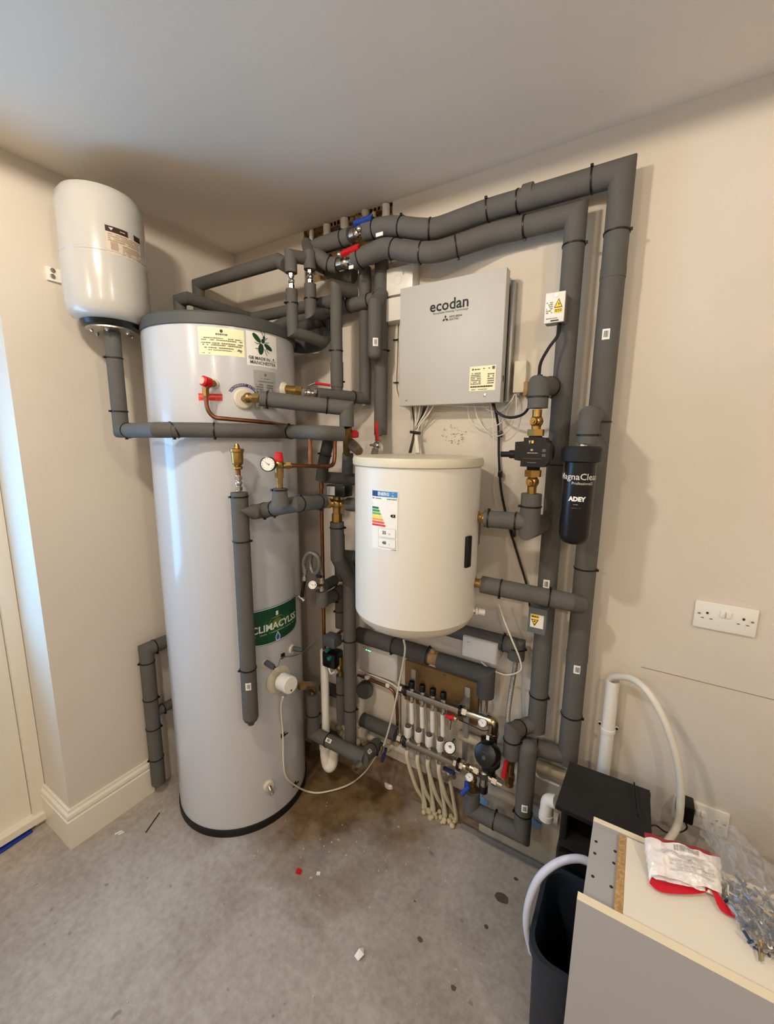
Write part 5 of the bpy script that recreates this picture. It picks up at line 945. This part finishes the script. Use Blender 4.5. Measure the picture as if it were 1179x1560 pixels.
# copper and white wires on the wall left of manifold
mb = MB(); mb.tube(spline([P(545, 1028, y=-.03), P(575, 1040, y=-.03), P(596, 1050, y=-.03), P(603, 1065, y=-.03), P(605, 1090, y=-.03), P(606, 1125, y=-.03)], 6), .007, 10); obj('brown_pipe', mb, COPPER, None, 60, 'copper pipe clipped on the wall and turning down left of the manifold', 'copper pipe')
mb = MB(); mb.tube(spline([P(546, 1020, y=-.02), P(575, 1032, y=-.04), P(594, 1040, y=-.045), P(608, 1050, y=-.05)], 6), .0035, 8); obj('white_wire', mb, CABW, None, 60, 'white wire along the wall below the wiring box with green lights', 'wire')
for c_, r_ in ((560, 1031), (592, 1043)): mb = MB(); mb.box(P(c_, r_, y=-.035), (.018, .03, .018), None, .003); obj('pipe_clip', mb, WPL, None, 30, 'white pipe clip on the copper pipe, '+('left' if c_ == 560 else 'right')+' one', 'pipe clip')
# pale waste pipes low on the wall
q = P(560, 1118, y=-.035); mb = MB(); mb.tube([q, slide(q, EX, col=850)], .021, 20); wp = obj('low_waste_pipe', mb, GPL, None, 50, 'long pale grey waste pipe low along the wall behind the underfloor pipes', 'waste pipe')
q = P(812, 1163, y=-.04); mb = MB(); mb.tube([slide(q, -EX, col=700), slide(q, EX, col=905)], .020, 20); obj('upper_waste_pipe', mb, mat('beige_pipe', (186, 174, 146), .5), None, 50, 'beige waste pipe passing under the riser feet towards the softener', 'waste pipe')
mb = MB(); mb.tube(spline([P(790, 1130, y=-.06), P(815, 1178, y=-.06), P(835, 1190, y=-.06), P(852, 1198, y=-.06)], 8), .005, 8); obj('grey_wire', mb, CABW, None, 60, 'pale cable sagging between the riser feet and the softener', 'cable')
mb = MB(); mb.box((.96, -.012, .075), (1.0, .022, .15), Matrix.Identity(3)); obj('rough_wall_base', mb, mat('bare_block', (128, 108, 88), .95, noise=.35, nscale=30, bump=.9, bscale=50), None, 0, 'bare brown blockwork strip at the wall base behind the underfloor pipes', 'wall base')
mb = MB(); q0, q1 = P(722, 1170, y=-.012), P(860, 1240, y=-.012); mb.box((1.60, -.014, .15), (.36, .024, .28)); obj('damp_board', mb, mat('grey_cardboard', (178, 170, 150), .8, noise=.15, nscale=12), None, 0, 'grey beige board against the wall base behind the floor loop', 'board')
for i, (x, y) in enumerate(((730, 1206), (737, 1222), (816, 1256))): mb = MB(); q = P(x, y, y=-.03); mb.box(q, (.03, .003, .035), Matrix.Rotation(.3, 3, 'Y')); obj('blue_film', mb, mat('blue_film', (120, 170, 206), .4), None, 0, ('upper scrap of pale blue film beside the floor loop', 'lower scrap of pale blue film beside the floor loop', 'pale blue film scrap right of the floor loop pipe')[i], 'film scrap')
a, b_ = P(703, 1246, y=-.03), P(832, 1303, y=-.03); mb = MB(); mb.box(((a.x+b_.x)/2, -.035, .010), (b_.x-a.x, .012, .02), None, .002); obj('floor_edge_strip', mb, mat('grey_edging', (128, 126, 124), .6), None, 0, 'grey edging strip on the floor in front of the floor loop pipe', 'edging strip')
# white elbow at the softener
we = thing('overflow_elbow', 'white plastic overflow elbow on the left side of the black softener', 'pipe fitting', P(832, 1220, y=-.20)); mb = MB(); a = P(848, 1222, y=-.22); b_ = P(834, 1218, y=-.21); c = slide(b_, EZ, row=1246); mb.tube(bendr([a, b_, c], .02), .0215, 18); mb.lathe([(.024, 0), (.024, .02)], c, EZ); obj('elbow', mb, WPL, we)
# ================================================================== CONDENSATE STANDPIPE, HOSE
q = P(927, 1100, y=-.035); a = slide(q, EZ, row=1036); b_ = slide(q, EZ, row=1180); cs = thing('white_standpipe', 'white vertical waste standpipe on the wall behind the black softener', 'waste pipe', b_)
mb = MB(); mb.lathe([(.021, 0), (.021, (a-b_).z), (.019, (a-b_).z), (.019, (a-b_).z-.03)], b_, EZ, n=28, cap=False); obj('pipe', mb, WPL, cs)
c = slide(q, EZ, row=1111); mb = MB(); mb.lathe([(.0215, -.008), (.0235, -.006), (.0235, .006), (.0215, .008)], c, EZ, n=28, cap=False); mb.box(c+V((0, .022, 0)), (.064, .006, .014), None, .001); cl = obj('pipe_bracket', mb, WPL, cs)
for s in (-1, 1): mb = MB(); mb.lathe([(.0045, 0), (.0035, .003), (0, .003)], c+V((s*.027, .019, 0)), -EY, n=10); obj('screw', mb, BLKM, cl)
hp = [P(928, 1052, y=-.035), P(928, 1036, y=-.036), P(940, 1031, y=-.06), P(965, 1035, y=-.10), P(990, 1058, y=-.14), P(1012, 1098, y=-.155), P(1028, 1145, y=-.155), P(1036, 1190, y=-.15), P(1036, 1230, y=-.15), P(1030, 1262, y=-.16), P(1010, 1290, y=-.22)]
mb = MB(); mb.tube(spline(hp, 8), .0105, 16); obj('drain_hose', mb, CABW, None, 60, 'white drain hose arching from the standpipe top down behind the furniture', 'hose')
# ================================================================== CABLES ROUND THE CONTROL BOX
def cable(pts, r, m_, name, lb): mb = MB(); mb.tube(spline(pts, 8), r, 8); return obj(name, mb, m_, None, 60, lb, 'cable')
cable([P(750, 614, y=-.06), P(757, 628, y=-.07), P(775, 636, y=-.08), P(795, 632, y=-.10), P(806, 620, y=-.12), P(816, 600, y=-.14)], .0048, CABB, 'black_cable', 'black cable looping from the control box base to the pump hood')
cable([P(853, 490, y=-.12), P(850, 510, y=-.135), P(836, 530, y=-.15), P(824, 552, y=-.17), P(821, 572, y=-.19)], .0050, CABB, 'black_cable', 'black cable from the white warning box down to the pump hood')
cable([P(752, 614, y=-.05), P(759, 650, y=-.02), P(760, 700, y=-.015), P(764, 750, y=-.015), P(775, 800, y=-.015), P(790, 850, y=-.015), P(803, 895, y=-.02), P(808, 930, y=-.03)], .0045, CABB, 'black_cable', 'long black cable down the wall from the control box to the grey terminal box')
for c_, r_ in ((762, 661), (762, 722), (782, 813)): mb = MB(); mb.box(P(c_, r_, y=-.018), (.016, .014, .024), None, .003); obj('cable_clip', mb, BLK, None, 30, {661: 'upper', 722: 'middle', 813: 'lower'}[r_]+' black clip on the long wall cable', 'cable clip')
for k, (pts, lb) in enumerate(((((712, 616), (716, 640), (735, 652), (762, 645), (776, 620), (784, 600)), 'white wire looping under the control box to the receiver, upper loop'), (((722, 616), (730, 642), (752, 664), (775, 655), (786, 625), (786, 600)), 'white wire looping under the control box to the receiver, lower loop'), (((735, 616), (745, 625), (765, 625), (780, 608), (784, 600)), 'white wire looping under the control box to the receiver, short loop'), (((748, 614), (752, 660), (753, 720), (752, 745), (756, 770)), 'thin white wire straight down the wall from the control box'), (((660, 616), (690, 618), (715, 619), (745, 620)), 'white wire lying along the base of the control box'))):
    cable([P(x, y, y=-.03-.004*k) for x, y in pts], .0018, CABW, 'white_wire', lb)
for k, (x0, x1, m_) in enumerate(((627, 633, CABB), (633, 634, CABW), (640, 636, CABW), (648, 636, CABB), (655, 636, CABW), (663, 638, CABW), (652, 634, CABB))):
    cable([P(x0, 612, y=-.06), P((x0*.6+x1*.4), 630, y=-.05), P(x1-2, 655, y=-.04), P(x1-10 if m_ is CABB else x1, 690, y=-.06)], .0028, m_, 'bundled_cable', ('black' if m_ is CABB else 'white')+' cable of the bundle under the control box, '+('first', 'second', 'third', 'fourth', 'fifth', 'sixth', 'seventh')[k]+' from the left')
mb = MB(); mb.tube([P(625, 658, y=-.05), P(640, 660, y=-.05)], .006, 8); obj('cable_tie', mb, TIE, None, 30, 'black tie round the cable bundle under the control box', 'cable tie')
for k, x in enumerate((605, 609)): cable([P(x, 490, y=-.012), P(x-1, 540, y=-.012), P(x-2, 590, y=-.012), P(x+6, 612, y=-.02), P(x+22, 622, y=-.04)], .0026, CABW, 'white_cable', ('left', 'right')[k]+' white cable clipped down the wall at the left of the control box')
for r_ in (518, 583): mb = MB(); mb.box(P(603, r_, y=-.018), (.022, .008, .006)); obj('cable_clip', mb, BLK, None, 30, ('upper', 'lower')[r_ > 550]+' black clip on the white cables left of the control box', 'cable clip')
for k, x in enumerate((622, 627)): cable([P(x, 425, y=-.012), P(x, 410, y=-.012), P(x-1, 395, y=-.012)], .003, CABW, 'white_cable', ('left', 'right')[k]+' short white cable rising above the control box')
cable([P(760, 920, y=-.12), P(768, 945, y=-.12), P(780, 975, y=-.12), P(792, 1005, y=-.11), P(792, 1022, y=-.10), P(770, 1028, y=-.06), P(745, 1018, y=-.05), P(733, 1008, y=-.04)], .0032, CABW, 'white_flex', 'white flex falling from the lower buffer pipe to the right wiring box')
# ================================================================== FLOOR BITS
def bit(name, lb, cat, px, py, m_, d, rot=0, h=.004):
    q = P(px, py, z=0); mb = MB(); mb.box((q.x, q.y, h/2), (d[0], d[1], h), Matrix.Rotation(rot, 3, 'Z')); return obj(name, mb, m_, None, 0, lb, cat)
bit('red_cap', 'small red plastic cap on the floor in front of the cylinder', 'plastic cap', 455, 1329, REDP, (.018, .016), .3, .01)
q = P(548, 1455, z=.004); mb = MB(); random.seed(11); mb.add([q+V((-.014, -.012, 0)), q+V((.006, -.018, .004)), q+V((.014, .004, .008)), q+V((.0, .022, .002)), q+V((-.008, .008, .012))], [[0, 1, 4], [1, 2, 4], [2, 3, 4], [3, 0, 4], [0, 3, 2, 1]]); obj('paper_scrap', mb, PAPERW, None, 0, 'crumpled white paper scrap in the middle of the floor', 'paper')
for k, (x, y) in enumerate(((182, 1270),)): q = P(x, y, z=.002); mb = MB(); mb.tube([q+V((-.014, -.012, 0)), q+V((-.004, .012, .0)), q+V((.008, .014, .0)), q+V((.0, -.006, .0))], .003, 6); obj('white_clip', mb, WPL, None, 30, 'bent white plastic clip on the floor by the skirting', 'plastic clip')
a, b_ = P(222, 1268, z=.003), P(243, 1238, z=.003); mb = MB(); mb.tube([a, b_], .0022, 6); obj('black_tie_offcut', mb, TIE, None, 30, 'black straight tie offcut on the floor beside the cylinder foot', 'tie offcut')
q = P(594, 1196, z=0); cap_ = thing('plastic_disc', 'round white plastic disc on the floor by the wall below the manifold', 'plastic disc', q); mb = MB(); mb.lathe([(.027, 0), (.027, .014), (.022, .019), (0, .020)], q, EZ, n=28); obj('disc_body', mb, WPL, cap_); mb = MB(); mb.lathe([(.005, .02), (.005, .022), (0, .022)], q, EZ, n=10); obj('centre_hole', mb, BLKM, cap_)
mb = MB(); mb.tube(spline([P(606, 1180, z=.003), P(620, 1178, z=.003), P(640, 1192, z=.003)], 6), .0022, 6); obj('dark_wire', mb, CABB, None, 60, 'dark wire offcut on the floor by the round white disc', 'wire')
q = P(485, 1331, z=0); bit('white_chip', 'flat white plaster chip on the floor right of the red cap', 'plaster chip', 485, 1331, WPL, (.014, .012), .5, .003)
mb = MB(); random.seed(21)
for k in range(130):
    x, y = random.choice(((random.gauss(520, 90), random.gauss(1290, 55)), (random.uniform(20, 800), random.uniform(1260, 1550)), (random.gauss(205, 30), random.gauss(1215, 14)))); q = P(x, y, z=0); s = random.uniform(.0012, .0045)
    if q.y > -.03 or q.x < .03 or (V((q.x-CC[0], q.y-CC[1], 0)).length < .32): continue
    mb.box((q.x, q.y, s*.4), (s*random.uniform(.8, 2.2), s, s*.8), Matrix.Rotation(random.uniform(0, 3), 3, 'Z'))
obj('plaster_crumbs', mb, mat('plaster_crumb', (196, 186, 170), .9), None, 0, 'loose plaster crumbs and grit scattered over the concrete floor', 'debris', kind='stuff')
mb = MB()
for (x, y, s) in ((765, 1368, 1.6), (691, 1505, .55), (640, 1431, .6), (741, 1412, .5), (786, 1339, .5), (632, 1373, .3)):
    q = P(x, y, z=.0006); pts = [q+V((cos(t*.7)*.017*s*random.uniform(.8, 1.15), sin(t*.7)*.014*s*random.uniform(.8, 1.15), 0)) for t in range(9)]; mb.add(pts, [list(range(9))])
obj('damp_stains', mb, mat('damp_stain', (92, 82, 72), .5), None, 0, 'dark damp spots on the concrete floor left of the softener hose', 'floor stains', kind='stuff')
# ================================================================== WATER SOFTENER
sx0, sx1 = 1.757, 1.992
sf = thing('water_softener', 'black water softener cabinet with a sloping flap lid against the back wall', 'water softener', (1.87, -.25, 0))
zt = .60
mb = MB(); mb.box(((sx0+sx1)/2, -.215, .22), (sx1-sx0, .25, .44), None, .02); mb.box((sx0+.012, -.20, .48), (.02, .2, .13), None, .005); mb.box((sx1-.012, -.20, .48), (.02, .2, .13), None, .005); mb.box(((sx0+sx1)/2, -.155, .52), (sx1-sx0, .02, .16), None, .004); obj('cabinet_body', mb, BLKM, sf)
lidq = [P(868, 1160, z=.62), P(990, 1204, z=.62), P(994, 1296, y=-.32), P(846, 1226, y=-.32)]
mb = MB(); dz = V((0, 0, .014)); mb.add(lidq+[v-dz for v in lidq], [[0, 1, 2, 3], [7, 6, 5, 4], [0, 4, 5, 1], [1, 5, 6, 2], [2, 6, 7, 3], [3, 7, 4, 0]]); obj('flap_lid', mb, BLKM, sf)
mb = MB(); mb.tube([P(966, 1192, z=.64), P(972, 1244, y=-.28)], .0025, 6); obj('long_cable_tie', mb, TIE, None, 30, 'long black cable tie lying across the softener lid', 'cable tie')
ft = [P(852, 1268, y=-.34), P(905, 1290, y=-.34), P(905, 1312, y=-.345), P(846, 1285, y=-.345)]
mb = MB(); mb.box(((sx0+sx1)/2, -.335, .405), (sx1-sx0-.01, .03, .07), None, .01); obj('front_lip', mb, BLK, sf)
# brine tub in front
tub = thing('brine_tub', 'dark navy open plastic tub standing in front of the black softener', 'tub', (1.87, -.50, 0))
def rr(cx, cy, wx, wy, r, z, n=6):
    out = []
    for (sx, sy, a0) in ((1, 1, 0), (-1, 1, 90), (-1, -1, 180), (1, -1, 270)):
        for k in range(n+1): t = radians(a0+90*k/n); out.append(V((cx+sx*(wx-r)+r*cos(t), cy+sy*(wy-r)+r*sin(t), z)))
    return out
tz = .40; cx, cy, wx, wy = 1.822, -.50, .078, .130
rings = [rr(cx, cy, wx-.014, wy-.018, .05, .0), rr(cx, cy, wx-.010, wy-.010, .055, .02), rr(cx, cy, wx-.002, wy-.002, .055, tz-.03), rr(cx, cy, wx+.008, wy+.008, .06, tz-.025), rr(cx, cy, wx+.008, wy+.008, .06, tz), rr(cx, cy, wx-.004, wy-.004, .055, tz), rr(cx, cy, wx-.010, wy-.010, .05, tz-.03), rr(cx, cy, wx-.028, wy-.028, .045, .03)]
n = len(rings[0]); mb = MB(); mb.add([v for r_ in rings for v in r_], [[i*n+j, i*n+(j+1) % n, (i+1)*n+(j+1) % n, (i+1)*n+j] for i in range(7) for j in range(n)]+[list(range(n)), [7*n+j for j in range(n)]]); obj('tub_shell', mb, NAVY, tub)
hs = [P(905, 1316, y=-.49), P(880, 1308, y=-.50), P(850, 1314, y=-.52), P(822, 1336, y=-.55), P(806, 1372, y=-.56), P(802, 1410, y=-.56), P(810, 1450, y=-.55)]
mb = MB(); sp_ = spline(hs, 8); mb.tube(sp_, .0098, 16); obj('overflow_hose', mb, mat('white_blue_hose', (206, 210, 226), .4), None, 60, 'short white hose curling out over the edge of the navy tub', 'hose')
# ================================================================== FLAT PACK CABINET
cz = .70; fy = -.675; ry = -.465; x0 = 1.842; x1 = 2.62; T = .018
fc_ = thing('flat_pack_cabinet', 'white and grey flat pack cabinet lying in front of the softener', 'cabinet', ((x0+x1)/2, (fy+ry)/2, 0))
mb = MB(); mb.box(((x0+x1)/2, fy-T/2, cz/2), (x1-x0, T-.0006, cz-.0008)); obj('front_panel', mb, MELG, fc_)
mb = MB(); mb.box(((x0+x1)/2, fy-T/2, cz), (x1-x0, T, .0012)); obj('front_edging', mb, EDGE, fc_)
rx0 = 1.852
mb = MB(); mb.box(((rx0+x1)/2, ry+.007, cz-.1254), (x1-rx0, .0134, .25)); obj('rear_panel', mb, MELG, fc_)
mb = MB(); mb.box(((rx0+x1)/2, ry+.007, cz), (x1-rx0, .014, .0012)); obj('rear_edging', mb, EDGE, fc_)
xs = 1.912
mb = MB(); mb.box(((rx0+xs)/2, (fy+ry)/2, cz-.022), (xs-rx0, ry-fy, .016)); gp = obj('drilled_board', mb, MELG, fc_)
for (px, py) in ((908, 1282), (906, 1300), (903, 1335), (937, 1297), (935, 1315), (931, 1351)):
    mb = MB(); q = P(px, py, z=cz-.0138); mb.lathe([(.0036, .0003), (.0036, -.006), (0, -.006)], q, EZ, n=14, cap=False); mb.lathe([(.0036, .0003), (0, .0003)], q, EZ, n=14, cap=False); obj('dowel_hole', mb, mat('dark_hole', (40, 40, 44), .8), gp)
mb = MB(); mb.box((xs+.008, (fy+ry)/2, (cz-.005)/2), (.016, ry-fy-.001, cz-.005)); obj('end_board', mb, CHIP, fc_)
mb = MB(); mb.box(((xs+.0165+x1)/2, (fy+ry)/2, cz-.009), (x1-xs-.0165, ry-fy-.0015, .010)); wb = obj('white_panel', mb, MELW, fc_)
mb = MB(); mb.box((x1-.01, (fy+ry)/2, cz/2), (.018, ry-fy, cz-.03)); obj('end_board', mb, MELW, fc_)
# foot rails so it stands on the floor
# packet with red stripes
random.seed(4)
from mathutils import noise as MN
def cloth(c00, c10, c11, c01, nu, nv, bulge, amp, sc, zmin, seed=0, thick=.0):
    vs = []
    for j in range(nv+1):
        for i in range(nu+1):
            u, v = i/nu, j/nv; p = c00*(1-u)*(1-v)+c10*u*(1-v)+c11*u*v+c01*(1-u)*v
            e = (sin(pi*u)*sin(pi*v))**.5 if 0 < u < 1 and 0 < v < 1 else 0
            k = MN.noise(V((u*sc, v*sc, seed))); k2 = MN.noise(V((u*sc*2.6, v*sc*2.6, seed+5)))
            p = p+V((0, 0, bulge*e+amp*(k+.6*k2)*(.35+e)))+V((amp*.5*k2, amp*.4*k, 0)); p.z = max(p.z, zmin); vs.append(p)
    return vs, [[j*(nu+1)+i, j*(nu+1)+i+1, (j+1)*(nu+1)+i+1, (j+1)*(nu+1)+i] for j in range(nv) for i in range(nu)]
bp_ = thing('parts_packet', 'white plastic packet with red top and bottom seams on the white panel', 'packet', P(1040, 1310, z=.72))
c00, c10 = P(981, 1268, z=.745), P(1098, 1302, z=.750); c01, c11 = P(991, 1342, z=.705), P(1100, 1372, z=.707)
vs, fs = cloth(c00, c10, c11, c01, 44, 34, .014, .006, 5, .697)
PK = mat('packet_film', (236, 230, 226), .28, noise=.05, nscale=60, coat=.4); RS = mat('red_film', (206, 18, 40), .35)
mb = MB(); mb.m(PK); nu = 44
rows = lambda a, b_: [f for k, f in enumerate(fs) if a <= k//nu < b_]
mb.add(vs, rows(4, 30)); lowv = [v*1 for v in vs]
bot = [V((v.x, v.y, max(.6965, v.z-.012))) for v in vs]; mb.add(bot, [f[::-1] for f in rows(4, 30)]); obj('packet_body', mb, None, bp_, 60)
mb = MB(); mb.add(vs, rows(0, 4)); obj('red_top_seam', mb, mat('dark_red_film', (150, 40, 50), .35), bp_, 60)
def ribbon(pts, ws, m_, name):
    mb = MB(); P_ = spline(pts, 6); v = []
    for i, p in enumerate(P_):
        t = i/(len(P_)-1)*(len(ws)-1); k = min(int(t), len(ws)-2); w_ = ws[k]*(1-t+k)+ws[k+1]*(t-k); d = (P_[min(i+1, len(P_)-1)]-P_[max(i-1, 0)]).normalized(); s = d.cross(EZ).normalized(); v += [p+s*w_+V((0, 0, .001)), p+EZ*w_*.5, p-s*w_+V((0, 0, .001))]
    mb.add(v, [[3*i, 3*i+3, 3*i+4, 3*i+1] for i in range(len(P_)-1)]+[[3*i+1, 3*i+4, 3*i+5, 3*i+2] for i in range(len(P_)-1)]); return obj(name, mb, m_, bp_, 60)
ribbon([P(991, 1341, z=.704), P(1005, 1350, z=.703), P(1035, 1354, z=.703), P(1065, 1355, z=.704), P(1080, 1352, z=.712), P(1090, 1362, z=.712), P(1103, 1384, z=.704), P(1120, 1397, z=.703)], [.010, .014, .012, .009, .004, .006, .012, .004], RS, 'red_bottom_seam')
GP = ink((150, 146, 142)); ex = (c10-c00).normalized(); ey = (c00-c01).normalized(); cen = (c00+c11)/2
def pmap(u, v, l):
    a = (u/(c10-c00).length)+.5; b_ = .5-(v/(c00-c01).length); i = min(max(a*44, 0), 43.99); j = min(max(b_*34, 0), 33.99); i0, j0 = int(i), int(j); fi, fj = i-i0, j-j0
    g_ = lambda i, j: vs[j*45+i]
    return g_(i0, j0)*(1-fi)*(1-fj)+g_(i0+1, j0)*fi*(1-fj)+g_(i0, j0+1)*(1-fi)*fj+g_(i0+1, j0+1)*fi*fj+V((0, 0, .0012+l))
W_, H_ = (c10-c00).length, (c00-c01).length
it = []; x = -W_*.12
while x < W_*.2: it.append(('r', x, H_*.20, x+.0010, H_*.33, GP)); x += random.choice((.002, .003))
it += [('lines', -W_*.3, W_*.35, H_*.02, H_*.15, 3, ink((206, 200, 196))), ('lines', -W_*.2, W_*.4, -H_*.25, -H_*.02, 4, ink((206, 200, 196))), ('p', ell(W_*.08, -H_*.02, .006, .004), ink((180, 172, 164)))]
decal('packet_print', bp_, pmap, it, 'faint grey barcode print')
# clear bag of fixings
CLR = bpy.data.materials.new('clear_film'); CLR.use_nodes = True; nt = CLR.node_tree; nt.nodes.clear(); o_ = nt.nodes.new('ShaderNodeOutputMaterial'); mx = nt.nodes.new('ShaderNodeMixShader'); tr = nt.nodes.new('ShaderNodeBsdfTransparent'); tr.inputs[0].default_value = (.95, .95, .94, 1); gs = nt.nodes.new('ShaderNodeBsdfPrincipled'); gs.inputs['Roughness'].default_value = .12; gs.inputs['Base Color'].default_value = (.75, .73, .70, 1); mx.inputs[0].default_value = .11
nt.links.new(tr.outputs[0], mx.inputs[1]); nt.links.new(gs.outputs[0], mx.inputs[2]); nt.links.new(mx.outputs[0], o_.inputs[0])
bg = thing('fixings_bag', 'crumpled clear plastic bag of metal fixings at the right edge', 'plastic bag', P(1130, 1380, z=.72))
k00, k10, k11, k01 = P(1068, 1238, z=.80), P(1098, 1262, z=.80), P(1240, 1480, z=.72), P(1120, 1400, z=.70)
k00, k10, k11, k01 = P(1066, 1236, z=.80), P(1112, 1262, z=.80), P(1300, 1470, z=.76), P(1130, 1430, z=.703)
vs2, fs2 = cloth(k00, k10, k11, k01, 46, 60, .035, .017, 7, .700, 3)
mb = MB(); mb.add(vs2, fs2); obj('bag_film', mb, CLR, bg, 30)
vs3, fs3 = cloth(k00-V((0, 0, .03)), k10+V((.01, 0, -.03)), k11-V((0, 0, .03)), k01, 40, 50, .008, .016, 8, .699, 9)
mb = MB(); mb.add(vs3, fs3); obj('bag_film', mb, CLR, bg, 30)
BLUM = mat('blue_zinc', (70, 96, 140), .3, metal=1); YZ = mat('yellow_zinc', (190, 160, 100), .3, metal=1)
mb = MB(); random.seed(9)
for k in range(210):
    u = random.betavariate(2, 1.6); v = .35+.65*random.random(); p = k00*(1-u)*(1-v)+k10*u*(1-v)+k11*u*v+k01*(1-u)*v; p = V((p.x+random.gauss(0, .006), p.y+random.gauss(0, .01), .703+random.random()*.03*(.3+u)))
    if v < .55 and random.random() < .6: continue
    mb.m(random.choice((CHROME, STEEL, BLUM, BLUM, YZ, STEEL))); d = V((random.gauss(0, 1), random.gauss(0, 1), random.gauss(0, .5))).normalized(); L = random.uniform(.012, .03); r_ = random.uniform(.0018, .0035)
    mb.tube([p, p+d*L], r_, 6); mb.tube([p-d*.002, p+d*.001], r_*2.1, 8)
obj('loose_fixings', mb, None, bg, 30, 'mixed screws and cam fixings', kind='stuff')

mb = MB(); random.seed(31)
for k in range(26): mb.ball(P(random.uniform(515, 605), random.uniform(1105, 1140), y=random.uniform(-.05, -.02)), random.uniform(.010, .024), 7)
obj('wall_rubble', mb, mat('pale_rubble', (186, 172, 140), .95, noise=.35, nscale=30, bump=.6, bscale=60), None, 60, 'lumpy pale filler low on the wall left of the manifold', 'filler', kind='stuff')
GROUPS = {'insulated pipe': 'grey insulated pipes of the heating plant', 'valve': 'valves on the heating pipework', 'copper pipe': 'bare copper pipes', 'cable': 'cables round the control box and wall', 'cable clip': 'black cable clips', 'electrical box': 'electrical boxes on the wall', 'pump': 'black circulation pumps', 'waste pipe': 'plastic waste pipes', 'wire': 'thin wires', 'light': 'drum lamps on the ceiling', 'socket': 'double wall sockets', 'hose': 'flexible hoses', 'sensor': 'thermostat probes on the cylinder', 'film scrap': 'blue film scraps by the floor loop', 'pipe clip': 'white clips on the copper pipe', 'pipe tail': 'small nickel tails over the manifold', 'plug': 'black plugs', 'filler foam': 'filler foam lumps', 'board': 'boards on the walls'}
for o in bpy.data.objects:
    if o.parent is None and 'category' in o and 'group' not in o and o['category'] in GROUPS: o['group'] = GROUPS[o['category']]
